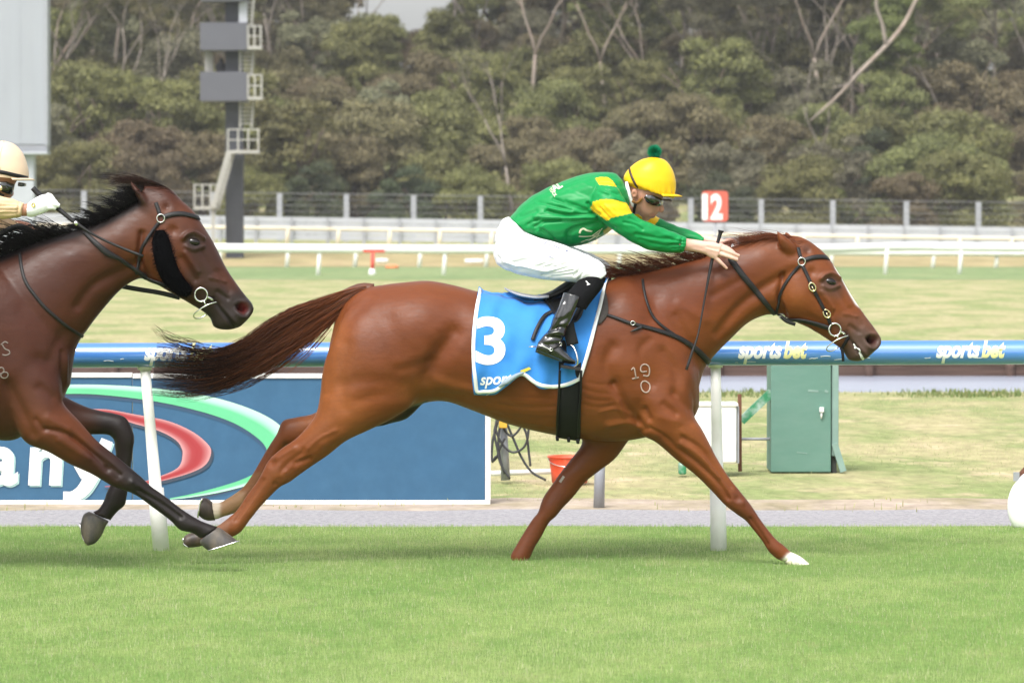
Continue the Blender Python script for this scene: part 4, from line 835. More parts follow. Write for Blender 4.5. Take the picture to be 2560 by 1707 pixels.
# ---- bay
Y2 = -0.45
tr = lambda p: ((p[0] - 1751)*1.02 + 187, (p[1] - 950)*1.02 + 945)
B_TRUNK = [(tr(a), tr(b), w) for a, b, w in H1_TRUNK[:10]] + [((-120, 685), (-120, 1085), .29), ((-50, 662), (-35, 1096), .27), ((10, 655), (40, 1098), .24), ((80, 690), (105, 1050), .21), ((142, 760), (150, 1008), .16), ((178, 840), (172, 965), .09)]
B_NECK = [((-30, 655), (175, 965), .19), ((30, 630), (190, 872), .17), ((90, 602), (220, 822), .146), ((160, 582), (260, 770), .125), ((230, 562), (304, 722), .11), ((290, 532), (345, 697), .102), ((345, 500), (376, 700), .095), ((390, 472), (410, 688), .085)]
B_HEAD = [((362, 458), (352, 610), .07), ((420, 470), (364, 672), .09), ((456, 503), (380, 704), .106), ((485, 530), (408, 719), .107), ((513, 572), (445, 741), .10), ((538, 614), (478, 761), .085), ((564, 667), (508, 779), .071), ((590, 707), (526, 796), .061), ((614, 739), (532, 813), .056), ((631, 760), (546, 822), .056), ((633, 778), (574, 824), .047), ((620, 798), (600, 817), .028)]
B_NF = [((85, 765), (20, 770), .02), ((125, 850), (-10, 865), .075), ((150, 935), (-5, 975), .098), ((156, 980), (28, 1045), .104), ((160, 1010), (62, 1104), .105), ((199, 1053), (120, 1129), .086), ((240, 1099), (175, 1160), .063), ((285, 1135), (228, 1184), .05), ((330, 1172), (278, 1213), .045), ((358, 1196), (310, 1225), .046), ((376, 1214), (341, 1238), .040), ((413, 1240), (386, 1271), .032), ((459, 1275), (426, 1301), .031), ((496, 1298), (450, 1324), .037), ((522, 1309), (482, 1332), .033), ((546, 1317), (502, 1347), .036)]
B_FF = [((150, 985), (120, 1085), .085), ((207, 1013), (180, 1090), .062), ((249, 1026), (230, 1086), .05), ((286, 1033), (265, 1086), .046), ((314, 1044), (278, 1091), .047), ((330, 1072), (286, 1103), .046), ((336, 1096), (287, 1118), .043), ((333, 1122), (289, 1131), .036), ((328, 1165), (288, 1160), .031), ((323, 1205), (280, 1200), .031), ((318, 1235), (266, 1232), .037), ((312, 1262), (260, 1250), .037), ((294, 1278), (246, 1272), .032), ((276, 1300), (230, 1280), .033)]
B_NH = [(tr(a), tr(b), w) for a, b, w in H1_NH]; B_FH = [(tr(a), tr(b), w) for a, b, w in H1_FH]
_src = np.array([(2076, 704, 1), (2180, 850, 1), (1964, 792, 1)], float); _dst = np.array([(484, 604), (606, 770), (368, 697)], float); _AF = np.linalg.solve(_src, _dst)
def aff(p): return tuple(np.array((p[0], p[1], 1.0)) @ _AF)
B_STROKES = [([aff(p) for p in pts], w*1.05, a) for pts, w, a in HEAD_STROKES] + [([(344, 657), (300, 680), (237, 712), (195, 765)], 13, -.013), ([(340, 690), (270, 735)], 12, .006), ([(180, 640), (290, 600)], 30, .008), ([(161, 833), (140, 870), (126, 900)], 14, -.012), ([(60, 780), (110, 850)], 24, -.008), ([(40, 930)], 36, .012), ([(100, 900), (150, 950)], 16, -.008), ([(134, 992), (100, 970)], 12, -.008), ([(20, 960), (60, 1040), (80, 1085)], 12, -.012),
    ([(115, 1072), (164, 1084), (214, 1116), (268, 1175)], 6, -.010), ([(184, 1090), (245, 1140), (300, 1186)], 6, -.009), ([(120, 1045), (170, 1070)], 9, .007), ([(150, 1100), (220, 1145)], 8, .006), ([(344, 1225), (402, 1257), (451, 1292)], 5, -.009), ([(330, 1205)], 7, .005), ([(270, 1170), (290, 1195)], 7, -.006), ([(170, 900), (172, 960)], 8, .006), ([(155, 880), (158, 980)], 6, -.008), ([(90, 1050), (110, 1075)], 8, -.007)]
B_EAR = [S((392, 530), (352, 520), .026, Y2 - .045), S((372, 500), (340, 490), .028, Y2 - .05), S((352, 478), (330, 470), .022, Y2 - .055), S((337, 462), (325, 456), .011, Y2 - .055), S((327, 450), (323, 448), .003, Y2 - .055)]
B_EARF = [S((405, 505), (370, 500), .022, Y2 + .05), S((380, 470), (352, 470), .022, Y2 + .055), S((360, 455), (342, 455), .012, Y2 + .055), S((344, 448), (340, 446), .004, Y2 + .055)]
V2, F2, E2 = horse_body(Y2, B_TRUNK, B_NECK, B_HEAD, [(B_NF, -.13, [.03, .015, .0, 0] + leg_dy(len(B_NF) - 4, .02)), (B_FF, .12, None), (B_NH, -.15, [.06, .02] + [0]*(len(B_NH) - 2)), (B_FH, .13, None)], [B_EAR, B_EARF], B_STROKES, [(70, 930, 100, 140), (90, 1070, 60, 50)])
X, Y = proj(V2); near = V2[:, 1] < Y2 + 0.02
C2 = np.tile(np.array((0.064, 0.0172, 0.0078)), (len(V2), 1)); blk = (0.014, 0.010, 0.0095); tan2 = (0.125, 0.034, 0.0095)
paint(C2, X, Y, V2, [([(340, 640), (400, 560), (420, 640), (380, 690)], 46, tan2, .75), ([(250, 600), (340, 560)], 50, (0.10, .032, .013), .6), ([(460, 520), (500, 590)], 22, (0.11, .034, .0145), .6), ([(545, 690), (580, 720)], 16, (0.09, .027, .012), .4), ([(100, 1060), (180, 1100), (200, 1060)], 50, tan2, .7), ([(160, 1010), (230, 1090)], 30, tan2, .5), ([(60, 1000), (100, 1100)], 40, (0.11, .034, .0145), .5),
    ([(490, 600), (520, 660)], 30, (0.04, .019, .014), .6), ([(600, 770), (560, 800), (540, 760)], 48, (0.020, .0155, .014), .9), ([(500, 700), (520, 740)], 34, (0.038, .019, .013), .6), ([(484, 606)], 18, (0.028, .02, .018), .8), ([(345, 480), (365, 520)], 14, (0.05, .02, .012), .5)])
def leg_black(lo, hi, pts, w, side):
    s = np.clip((X - lo)/(hi - lo), 0, 1)*(np.exp(-np.maximum(dist_poly(X, Y, pts)/w - 1, 0)*6))*side; C2[:] = C2*(1 - s[:, None]) + np.array(blk)*s[:, None]
leg_black(190, 330, [(250, 1130), (340, 1210), (440, 1290), (540, 1340)], 46, near)
k = np.clip((X - 150)/110, 0, 1)*(~near)*(X > 140)*(Y > 990); C2[:] = C2*(1 - k[:, None]*0.97) + np.array(blk)*k[:, None]*0.97
C2[(X < -250) & (Y > 1130)] = blk
nost = np.hypot((X - 605)/11, (Y - 769)/11) < 1; C2[nost & near] = (0.22, 0.03, 0.03)
mp = [aff(q) for q in [(2114, 831), (2121, 845), (2137, 864), (2151, 884), (2160, 900)]]; C2[(dist_poly(X, Y, mp) < 2.5) & near] = (0.010, 0.008, 0.008)
horse2 = thing('horse', 'dark bay racehorse with black mane and cheek roller, cut by the left edge', 'horse', (-2.6, Y2, 0))
bvh2 = bvh_of(V2, F2); k = np.exp(-np.maximum(dist_poly(X, Y, [(-60, 670), (0, 645), (60, 620), (120, 600), (200, 580), (260, 556), (345, 508)]) - 8, 0)/7)[:, None]; C2 = C2*(1 - k) + np.array(blk)*k
for _ in range(4): C2 = C2 + 0.5*lap(C2, E2)
C2 *= 0.82
mk('body', (V2, F2), M_COAT2, horse2, col=C2); eye(bvh2, 484, 604, horse2)
M_HOOF2 = hoof_mat('grey_hoof', (0.046, 0.042, 0.040), (0.125, 0.098, 0.07))
hoof('hoof', [((546, 1317), (501, 1349), .037), ((562, 1327), (500, 1357), .042), ((579, 1340), (509, 1367), .048), ((595, 1352), (520, 1375), .051)], Y2 - .11, M_HOOF2, horse2, shoe=[(594, 1353), (560, 1364), (521, 1376)])
hoof('hoof', [((272, 1303), (222, 1278), .037), ((264, 1316), (208, 1287), .042), ((254, 1338), (202, 1314), .046), ((238, 1357), (206, 1344), .044), ((222, 1363), (212, 1357), .03)], Y2 + .12, M_HOOF2, horse2, shoe=[(200, 1310), (204, 1340), (217, 1363)])
for rows, yy in ((B_NH, -.15), (B_FH, .13)):
    (a0, b0, w0) = rows[-1]; hoof('hoof', [(a0, b0, w0), ((a0[0] - 20, a0[1] + 4), (b0[0] - 18, b0[1] + 2), w0*1.15), ((a0[0] - 42, a0[1] + 2), (b0[0] - 36, b0[1] + 12), w0*1.25)], Y2 + yy, M_HOOF2, horse2)
def d_m2(s, g): a = 0.22*math.sin(s*40) + g.normal(0, .06); return np.array((-0.85, -0.50 + a)), np.array((-1.0, 0.12 + a))
BK = (0.0055, 0.0048, 0.005)
v, f, c = mane(g, 1300, [(215, 572), (260, 552), (300, 530), (345, 503), (372, 478)], d_m2, (20, 56), Y2 - .01, .03, BK, r=.0018); mk('mane', (v, f), M_HAIR2, horse2, col=c)
def d_m2b(s, g): a = g.normal(0, .16); return np.array((-0.85, -0.45 + a)), np.array((-1.0, 0.1 + a))
v, f, c = mane(g, 760, [(-60, 665), (0, 640), (60, 615), (120, 596), (190, 578)], d_m2b, (35, 90), Y2 - .02, .03, BK, r=.0018); mk('mane', (v, f), M_HAIR2, horse2, col=c)
def d_m2c(s, g): a = g.normal(0, .10); return np.array((0.25, 0.95 + a)), np.array((-0.3, 1.0))
def d_f2(s, g): a = g.normal(0, .08); return np.array((-1.0, -0.35 + a)), np.array((-1.0, 0.15 + a))
v, f, c = mane(g, 420, [(345, 458), (380, 452), (420, 466), (452, 498)], d_f2, (30, 75), Y2, .03, (0.035, 0.016, 0.011)); mk('forelock', (v, f), M_HAIR2, horse2, col=c)
st = strands_along(g, 700, [(tr(p)) for p in tail_c], [8, 22, 40, 52, 48, 42, 46, 50, 46], 0.5, Y2, 0.035, 10, 5.0, 0.35); v, f, c = hair(st, 0.002, [np.array(BK)]*len(st)); mk('tail', (v, f), M_HAIR2, horse2, col=c)
# ------------------------------------------------------------------ tack of the chestnut
M_CLOTH = mat('blue_race_cloth', (0.036, 0.215, 0.60), 0.7, 0.2, sheen=0.1, var=0.06, vscale=12, bump=0.25, bscale=400, bdist=0.001)
M_CLOTHW = mat('white_binding', (0.80, 0.80, 0.80), 0.7, 0.2, var=0.03, vscale=40, bump=0.2, bscale=300)
M_PRINTW = mat('white_print', (0.82, 0.82, 0.82), 0.6, 0.3, var=0.03, vscale=30); M_PRINTY = mat('yellow_print', (0.80, 0.66, 0.08), 0.6, 0.3, var=0.04, vscale=30)
M_WEB = mat('black_webbing', (0.005, 0.005, 0.0055), 0.7, 0.3, var=0.2, vscale=40, bump=0.5, bscale=300, bdist=0.001)
M_PAD = mat('grey_saddle_pad', (0.075, 0.065, 0.062), 0.75, 0.25, var=0.15, vscale=50, bump=0.3, bscale=250)
M_STRAP = mat('dark_grey_strap', (0.014, 0.013, 0.0135), 0.5, 0.35, var=0.25, vscale=70, bump=0.3, bscale=220)
TOP = [(1196, 724), (1235, 736), (1275, 754), (1340, 762), (1400, 757), (1450, 734), (1490, 712), (1521, 696)]
BOT = [(1188, 980), (1215, 983), (1240, 980), (1258, 966), (1282, 950), (1304, 937), (1325, 951), (1349, 966), (1375, 970), (1396, 969), (1425, 962), (1453, 948)]
def cloth_grid(nu=56, nv=34, off=0.010):
    tp = cr(np.array(TOP, float), 12); bt = cr(np.array(BOT, float), 12); ti = np.linspace(0, 1, len(tp)); bi = np.linspace(0, 1, len(bt)); V = []; PX = []
    for iv in range(nv):
        v = iv/(nv - 1)
        for iu in range(nu):
            u = iu/(nu - 1); a = np.array([np.interp(u, ti, tp[:, q]) for q in (0, 1)]); b = np.array([np.interp(u, bi, bt[:, q]) for q in (0, 1)]); p = a*(1 - v) + b*v
            p[0] += -12*math.sin(math.pi*v)*(1 - u) + 3*math.sin(math.pi*v)*u; PX.append(p)
            wr = 0.010*math.sin(p[0]*0.055 - p[1]*0.05)*math.sin(p[0]*0.02 + 1) + 0.005*math.sin(p[0]*0.11 + p[1]*0.03) + (0.012*v*v*math.sin(p[0]*0.08) if v > .6 else 0) + 0.004*math.sin((p[0] + p[1])*0.06)
            lift = 0.030*v**3*math.exp(-((p[0] - 1275)/45)**2)
            h, n = onto(bvh1, p[0], p[1], off + max(wr, -0.004) + lift, -0.02); V.append(h)
    F = [(j*nu + i, j*nu + i + 1, (j+1)*nu + i + 1, (j+1)*nu + i) for j in range(nv - 1) for i in range(nu - 1)]
    V = np.array(V); W = V.reshape(nv, nu, 3)
    for _ in range(2):
        W[1:-1, 1:-1] = (W[1:-1, 1:-1]*2 + W[:-2, 1:-1] + W[2:, 1:-1] + W[1:-1, :-2] + W[1:-1, 2:])/6
    return W.reshape(-1, 3), F, np.array(PX).reshape(nv, nu, 2)
cv, cf, cpx = cloth_grid(); bvhc = bvh_of(cv, cf)
cloth = thing('saddle_cloth', 'bright blue race saddle cloth with white number 3 and white binding', 'saddle cloth', (0.0, -0.28, 0.9))
# closed sheet: near panel, strip over the spine and far panel
far = cv.copy(); far[:, 1] = -far[:, 1]
nv_, nu_ = 34, 56; over = []
for i in range(nu_):
    a = cv[i]; b = far[i]
    for t in (0.25, 0.5, 0.75): over.append((a[0], a[1]*(1 - t) + b[1]*t, a[2] + 0.03*math.sin(math.pi*t)*min(1, abs(a[1])/0.1)))
rowsV = [cv[:nu_]] + [np.array(over[k::3]) for k in range(3)] + [far[:nu_]]; bv = np.vstack(rowsV); bf = [(j*nu_ + i, j*nu_ + i + 1, (j+1)*nu_ + i + 1, (j+1)*nu_ + i) for j in range(4) for i in range(nu_ - 1)]
def thickshell(o, t=0.004):
    m = o.modifiers.new('thickness', 'SOLIDIFY'); m.thickness = t; m.offset = 0
co = mk('cloth_panel', merge((cv, cf), (bv, bf), (far, cf)), M_CLOTH, cloth); thickshell(co)
edge = np.concatenate([cpx[:, 0] + (4, 0), (cpx[-1] + (0, -4))[1:]]); edge2 = cpx[:, -1] + (-4, 0)
mk('binding', strap(bvhc, edge[::3], 9.5, 0.003, 0.003, 3), M_CLOTHW, cloth); mk('binding', strap(bvhc, edge2[::3], 9.5, 0.003, 0.003, 3), M_CLOTHW, cloth)
decal('numeral', text_px('3', 1184, 906, 158, bold=0.028, sx=1.12, maxlen=8), bvhc, 0.0042, M_PRINTW, cloth)
decal('lettering', text_px('sport', 1199, 961, 40, (1, -0.02), shear=0.25, bold=0.02, sx=0.92, maxlen=6), bvhc, 0.0042, M_PRINTW, cloth)
decal('printed_tick', (np.array([(1300, 926, 0), (1322, 917, 0), (1327, 922, 0), (1310, 930, 0), (1304, 934, 0)], float), [(0, 1, 2, 3, 4)]), bvhc, 0.0045, M_PRINTY, cloth)
fold = strap(bvhc, [(1252, 967), (1266, 957), (1280, 947), (1294, 936), (1306, 929)], 14, 0.010, 0.010, 5, taper=[3, 13, 12, 9, 4]); mk('turned_fold', fold, mat('cloth_underside', (0.26, 0.33, 0.38), 0.8, var=0.08, vscale=20), cloth)
# saddle
sad = thing('racing_saddle', 'small black racing saddle with pale raised cantle under the green and yellow rider', 'saddle', (0.2, 0, 1.15))
cant = [P(1261, 720, -.02), P(1280, 730, -.03), P(1305, 738, -.04), P(1340, 743, -.05), P(1372, 741, -.06)]
M_CANT = mat('pale_grey_leather', (0.42, 0.41, 0.42), 0.4, 0.5, var=0.12, vscale=30)
mk('cantle', loft([np.concatenate([c, (0, 0, r), (0, w, 0)]) for c, r, w in zip(cant, (.004, .008, .010, .010, .009), (.05, .10, .12, .12, .11))], 16, 4), M_CANT, sad)
mk('seat', loft([np.concatenate([P(x, y, 0), (0, 0, r), (0, w, 0)]) for x, y, r, w in ((1335, 748, .012, .10), (1375, 740, .022, .12), (1405, 726, .03, .13), (1430, 712, .03, .12), (1450, 712, .02, .09))], 16, 4), BLACKL, sad)
flap = [(1348, 747), (1372, 742), (1405, 716), (1430, 706), (1452, 722), (1462, 760), (1450, 800), (1425, 812), (1395, 798), (1375, 776)]
def patch(bvh, poly, off, thick):
    V2_, F_ = refine(np.array([(x, y, 0) for x, y in cr(np.array(poly + [poly[0]], float), 4)[:-1]]), [tuple(range(len(poly)*4))], 14)
    return np.array([onto(bvh, x, y, off, -.1)[0] for x, y in V2_[:, :2]]), F_
fo = mk('flap', patch(bvhc, flap, .016, .005), BLACKL, sad); thickshell(fo, .007)
pd = mk('pad', patch(bvh1, [(1510, 731), (1516, 735), (1521, 772), (1515, 794), (1496, 812), (1499, 780)], .006, .008), M_PAD, sad); thickshell(pd, .008)
mk('stirrup_leather', free_strap([P(1418, 800, -.335), P(1424, 830, -.34), P(1432, 862, -.345)], .055, .004), M_WEB, sad)
mk('strap_end', strap(bvhc, [(1384, 782), (1362, 792), (1346, 813), (1337, 834), (1331, 852)], 10, .010, .004, 5), M_STRAP, sad)
st_ = mk('stirrup_iron', tube([P(1404, 914, -.33), P(1428, 918, -.36), P(1443, 911, -.37), P(1442, 888, -.37), P(1434, 868, -.355), P(1426, 862, -.345)], .0042, 8, sub=5), STEEL, sad)
mk('stirrup_tread', bar(P(1402, 915, -.36), P(1450, 922, -.36), .09, .012), mat('dark_rubber', (0.012, 0.012, 0.012), 0.8, var=0.2, vscale=60), st_, False)
# girth
gir = thing('girth', 'wide black elastic girth buckled under the chestnut horse', 'girth', (0.26, 0, 0.7))
def girth_band(x0, x1, off=.007):
    "band round the barrel, found by casting from the barrel axis outward"
    xs = [(x0 - 1280)/540.0, (x1 - 1280)/540.0]; xm = np.linspace(xs[0], xs[1], 7); rings = []
    for a in np.linspace(math.radians(-35), math.radians(215), 60):
        row = []
        for x in xm:
            c = Vector((x, 0, P(1420, 940, 0)[2])); d = Vector((0, -math.cos(a), -math.sin(a))); h = bvh1.ray_cast(c, d)
            row.append(np.array(h[0]) + np.array(d)*off if h[0] is not None else np.array(c))
        rings.append(row)
    R = np.array(rings); m, n = R.shape[:2]; return R.reshape(-1, 3), [(i*n + j, i*n + j + 1, (i+1)*n + j + 1, (i+1)*n + j) for i in range(m - 1) for j in range(n - 1)]
gb = mk('band', girth_band(1395, 1450), M_WEB, gir); thickshell(gb, .006)
for xx in (1396, 1449): mk('edge_piping', strap(bvh1, [(xx + 3, 925), (xx + 1, 980), (xx - 2, 1040), (xx - 3, 1088)], 6, .012, .005, 5), BLACKL, gir)
for xx, yy in ((1393, 1094), (1421, 1097), (1444, 1101)): mk('buckle', box(P(xx, yy, 0)[0] - .007, P(xx, yy, 0)[0] + .007, -.12, .02, P(xx, yy + 5, 0)[2], P(xx, yy - 8, 0)[2], .003), BLACKL, gir)
# breastplate
bp_ = thing('breastplate', 'thin dark leather breastplate across the shoulder of the chestnut', 'breastplate', (0.7, -0.2, 1.0))
mk('chest_strap', strap(bvh1, [(1462, 777), (1510, 786), (1545, 797), (1578, 809), (1640, 826), (1689, 842), (1731, 866), (1752, 884), (1771, 905)], 9, .005, .004, 6, taper=[7, 7, 8, 10, 12, 13, 15, 15]), M_STRAP, bp_)
mk('neck_strap', strap(bvh1, [(1607, 700), (1609, 725), (1615, 753), (1628, 786), (1650, 812), (1689, 840)], 6.5, .004, .004, 6), M_STRAP, bp_)
h, n = onto(bvh1, 1581, 809, .012); mk('buckle', torus(h, (1, 0, 0), (0, 0, 1), (.010, .009), .0022, 16, 6), STEEL, bp_)
mk('keeper', strap(bvh1, [(1575, 830), (1590, 824), (1606, 817)], 7, .008, .003, 4, taper=[2, 7, 6]), M_STRAP, bp_)

def bridle(owner_bvh, mapf, label, y0, loc, s=1.0, roller=False):
    m = lambda pts: [mapf(p) for p in pts]
    br = thing('bridle', label, 'bridle', loc)
    mk('browband', strap(owner_bvh, m([(2008, 652), (2030, 645), (2055, 643), (2082, 649), (2090, 652)]), 11.5*s, .004, .004, 6), M_STRAP, br)
    mk('headpiece', strap(owner_bvh, m([(2003, 650), (1999, 636), (1994, 620)]), 9*s, .004, .004, 5), M_STRAP, br)
    if not roller: mk('cheek_strap', strap(owner_bvh, m([(2006, 664), (2018, 690), (2030, 715), (2044, 747), (2062, 780), (2077, 810)]), 9*s, .005, .004, 6), M_STRAP, br)
    mk('throat_lash', strap(owner_bvh, m([(2000, 663), (1984, 682), (1968, 704), (1955, 728), (1946, 752), (1940, 782)]), 7.5*s, .004, .004, 6), M_STRAP, br)
    R = lambda p: onto(owner_bvh, *mapf(p), .009, y0)
    h, n = R((2004, 655)); mk('ring', torus(h, (1, 0, 0), (0, 0, 1), (.0165*s, .0175*s), .003, 24, 8), STEEL, br)
    h, n = R((2087, 822)); bit = mk('bit_ring', torus(h + (0, -.004, 0), (1, 0, 0), (0, 0, 1), (.027*s, .029*s), .0042, 32, 8), STEEL, br)
    p = [mapf(q) for q in ((2098, 828), (2106, 832), (2118, 838))]; mk('mouthpiece', tube([R((2098, 826))[0], R((2108, 831))[0], R((2120, 836))[0] + (0, .012, 0)], .006, 8, sub=3), STEEL, bit)
    q = lambda px, dy: P(*mapf(px), y0 + dy)
    mk('bit_wire', tube([q((2122, 838), -.065), q((2102, 845), -.085), q((2082, 856), -.085), q((2068, 868), -.075), q((2068, 876), -.065), q((2080, 877), -.05), q((2096, 868), -.04)], .0032, 7, sub=5), STEEL, bit)
    mk('wire_stem', tube([q((2092, 836), -.085), q((2096, 848), -.086)], .0035, 7), STEEL, bit)
    return br
br1 = bridle(bvh1, lambda p: p, 'dark leather bridle with brass buckles on the chestnut horse', 0.0, (1.4, -0.1, 1.3))
for p, a in (((2030, 718), 25), ((2064, 784), 35)):
    h, n = onto(bvh1, *p, .010); ca, sa = math.cos(math.radians(a)), math.sin(math.radians(a)); bk = mk('buckle', torus(h, (ca, 0, sa), (sa, 0, -ca), (.0145, .020), .0035, 24, 8), BRASS, br1)
    mk('buckle_tongue', tube([h + np.array((sa, 0, -ca))*.018, h - np.array((sa, 0, -ca))*.004], .002, 6), BRASS, bk)
mk('tongue_tie', merge(strap(bvh1, [(2120, 843), (2112, 858), (2104, 872)], 8, .004, .004, 5)), M_WEB, br1); mk('tie_end', free_strap([P(2104, 870, -.04), P(2107, 886, -.045), P(2108, 903, -.04)], .013, .003), M_WEB, br1)
rein1 = thing('reins', 'black reins from the rider in green to the bit of the chestnut', 'reins', (1.1, -.15, 1.3))
mk('rein', strap(bvh1, [(1826, 648), (1850, 680), (1880, 716), (1910, 752), (1932, 778), (1948, 790)], 13, .007, .004, 6, taper=[15, 15, 14, 12, 9]), M_STRAP, rein1)
mk('rein', strap(bvh1, [(1946, 788), (1973, 796), (2000, 798), (2030, 805), (2058, 814), (2078, 820)], 13, .006, .005, 6, taper=[7, 10, 12, 12, 13, 11]), M_STRAP, rein1)
mk('rein', free_strap([P(1952, 790, -.075), P(1966, 803, -.07), P(1988, 811, -.06)], .016, .004), M_STRAP, rein1)
h, n = onto(bvh1, 1955, 794, .012); mk('ring', torus(h, (.8, 0, -.6), (.6, 0, .8), (.016, .012), .0026, 20, 6), STEEL, rein1)
mk('rein', free_strap([P(1838, 612, .10), P(1880, 655, .16), P(1940, 735, .14), P(2020, 800, .11)], .022, .004), M_STRAP, rein1)
# saliva on the lips
M_FOAM = mat('white_foam', (0.82, 0.82, 0.80), 0.4, var=0.05, vscale=60)
for pts, w in (([(2133, 859), (2138, 866), (2136, 872)], 5), ([(2140, 868), (2149, 872), (2152, 880)], 4), ([(2147, 880), (2152, 889), (2157, 897)], 8)):
    fm = mk('mouth_foam', strap(bvh1, pts, w, .002, .004, 4, taper=[w*0.5, w, w*1.2, w*0.7]), M_FOAM, horse1)
# freeze brands
M_BRAND = mat('white_brand_hair', (0.36, 0.27, 0.23), 0.8, 0.2, var=0.3, vscale=90)
def outline_text(body, x0, y0, size, ux, wpx, par, bvh, m, name='brand_mark'):
    c = bpy.data.curves.new('t', 'FONT'); c.body = body; c.size = size; c.fill_mode = 'NONE'; o = bpy.data.objects.new('t', c); COL.objects.link(o); dg = bpy.context.evaluated_depsgraph_get(); dg.update(); bpy.data.objects.remove(o)
def brand_strokes(strokes, w, par, bvh, m):
    for pts in strokes: mk('brand_mark', strap(bvh, pts, w, .0012, .0008, 5), m, par)
brand_strokes([[(1578, 925), (1585, 919), (1590, 945)], [(1580, 947), (1597, 943)], [(1617, 928), (1603, 929), (1602, 916), (1612, 910), (1622, 916), (1624, 930), (1620, 940), (1608, 938)],
               [(1613, 952), (1624, 960), (1624, 974), (1616, 981), (1606, 976), (1602, 962), (1606, 954), (1613, 952)]], 3.4, horse1, bvh1, M_BRAND)
M_BRAND2 = mat('grey_brand_hair', (0.20, 0.165, 0.15), 0.8, 0.2, var=0.3, vscale=90)
brand_strokes([[(2, 862), (12, 854), (20, 858)], [(6, 862), (12, 872), (22, 876), (24, 884), (14, 888), (6, 886)], [(2, 918), (-6, 924), (-4, 932), (4, 934), (10, 928), (8, 920), (2, 918)], [(8, 930), (2, 936), (4, 943), (13, 945), (20, 939), (18, 931), (8, 930)]], 3.0, horse2, bvh2, M_BRAND2)
brand_strokes([[(1400, 1205), (1410, 1190)]], 8, horse1, bvh1, mat('chestnut_horn', (0.34, 0.29, 0.26), 0.9, var=0.25, vscale=60))

# ------------------------------------------------------------------ tack of the bay
br2 = bridle(bvh2, aff, 'black bridle of the bay horse', Y2, (-1.6, Y2 - .1, 1.4), 1.05, True)
M_FLEECE = mat('black_fleece', (0.003, 0.003, 0.0035), 1.0, 0.0, var=0.3, vscale=90, bump=1.0, bscale=120, bdist=0.006)
rl = []
for (x, y), r in zip([(402, 578), (404, 604), (410, 642), (425, 680), (445, 706), (464, 724), (474, 734)], (.020, .040, .045, .046, .042, .032, .014)): h, n = onto(bvh2, x, y, .012); rl.append((h, r))
rv, rf = tube([a for a, r in rl], [r for a, r in rl], 14, sub=5); mk('cheek_roller', (rv, rf), M_FLEECE, br2)
fs = []; gg = np.random.default_rng(3)
for i in range(900):
    a = rv[gg.integers(len(rv) - 2)]; c = min(rl, key=lambda q: np.linalg.norm(q[0] - a))[0]; d = (a - c); d /= np.linalg.norm(d) + 1e-9; d = d + gg.normal(0, .5, 3); fs.append(np.array([a, a + d*.006, a + d*.011 + gg.normal(0, .002, 3)]))
v, f, c = hair(fs, .0012); mk('fleece_pile', (v, f), mat('fleece_hair', (.003, .003, .0035), 1.0, 0.0, var=.2, vscale=90), br2)
rein2 = thing('reins', 'dark reins held by the white gloved rider above the neck of the bay', 'reins', (-2.1, Y2 - .15, 1.4))
mk('rein', strap(bvh2, [(196, 566), (230, 600), (268, 632), (298, 646), (330, 668), (365, 692), (398, 705), (430, 716)], 12, .007, .004, 6, taper=[8, 12, 16, 10, 10, 13, 12, 10]), M_STRAP, rein2)
mk('rein', free_strap([P(300, 715, Y2 + .05), P(345, 723, Y2 + .07), P(400, 732, Y2 + .07), P(450, 744, Y2 + .06)], .022, .004), M_STRAP, rein2)
mk('rein', free_strap([P(-90, 630, Y2 - .02), P(-30, 604, Y2 - .02), P(20, 575, Y2 - .03), P(52, 566, Y2 - .03), P(80, 580, Y2 - .02), P(110, 588, Y2)], .026, .006), M_WEB, rein2)
ns = thing('neck_strap', 'thin black strap round the neck base of the bay horse', 'strap', (-2.2, Y2 - .2, 1.2))
mk('strap', strap(bvh2, [(48, 612), (50, 640), (57, 684), (68, 712), (84, 734), (108, 764), (134, 788), (165, 814), (205, 840)], 8, .004, .004, 6), M_STRAP, ns)
# ------------------------------------------------------------------ riders
M_SKIN = mat('skin', attr='Col', rough=0.5, spec=0.4, var=0.06, vscale=30, bump=0.1, bscale=150)
M_SKIN.node_tree.nodes['Principled BSDF'].inputs['Subsurface Weight'].default_value = 0.08; M_SKIN.node_tree.nodes['Principled BSDF'].inputs['Subsurface Radius'].default_value = (0.01, 0.004, 0.002)
M_SATIN = mat('racing_silk', attr='Col', rough=0.40, spec=0.22, sheen=0.0, var=0.05, vscale=14, bump=0.05, bscale=120, bdist=0.001)
M_BREECH = mat('white_breeches', (0.80, 0.80, 0.83), 0.6, 0.3, sheen=0.1, var=0.03, vscale=20, bump=0.05, bscale=150, bdist=0.001)
M_PATENT = mat('patent_black_boot', (0.006, 0.006, 0.007), 0.16, 0.6, var=0.2, vscale=30, coat=0.8, coat_rough=0.06, bump=0.35, bscale=38, bdist=0.006)
M_STRETCH = mat('black_stretch_cloth', (0.004, 0.004, 0.005), 0.85, 0.15, var=0.2, vscale=30)
M_CAP = mat('yellow_cap_silk', (0.80, 0.50, 0.012), 0.40, 0.25, var=0.05, vscale=20, bump=0.2, bscale=50, bdist=0.003)
M_LENS = mat('dark_goggle_lens', (0.012, 0.014, 0.012), 0.05, 0.8, var=0.2, vscale=30, coat=1.0)
M_STRAPB = mat('brown_cap_strap', (0.045, 0.022, 0.014), 0.5, var=0.2, vscale=60)
def st_rows(rows, dx=0, dy=0, y0=0.0): return [S((A[0] + dx, A[1] + dy), (B[0] + dx, B[1] + dy), w, y0 + y) for A, B, w, y in rows]
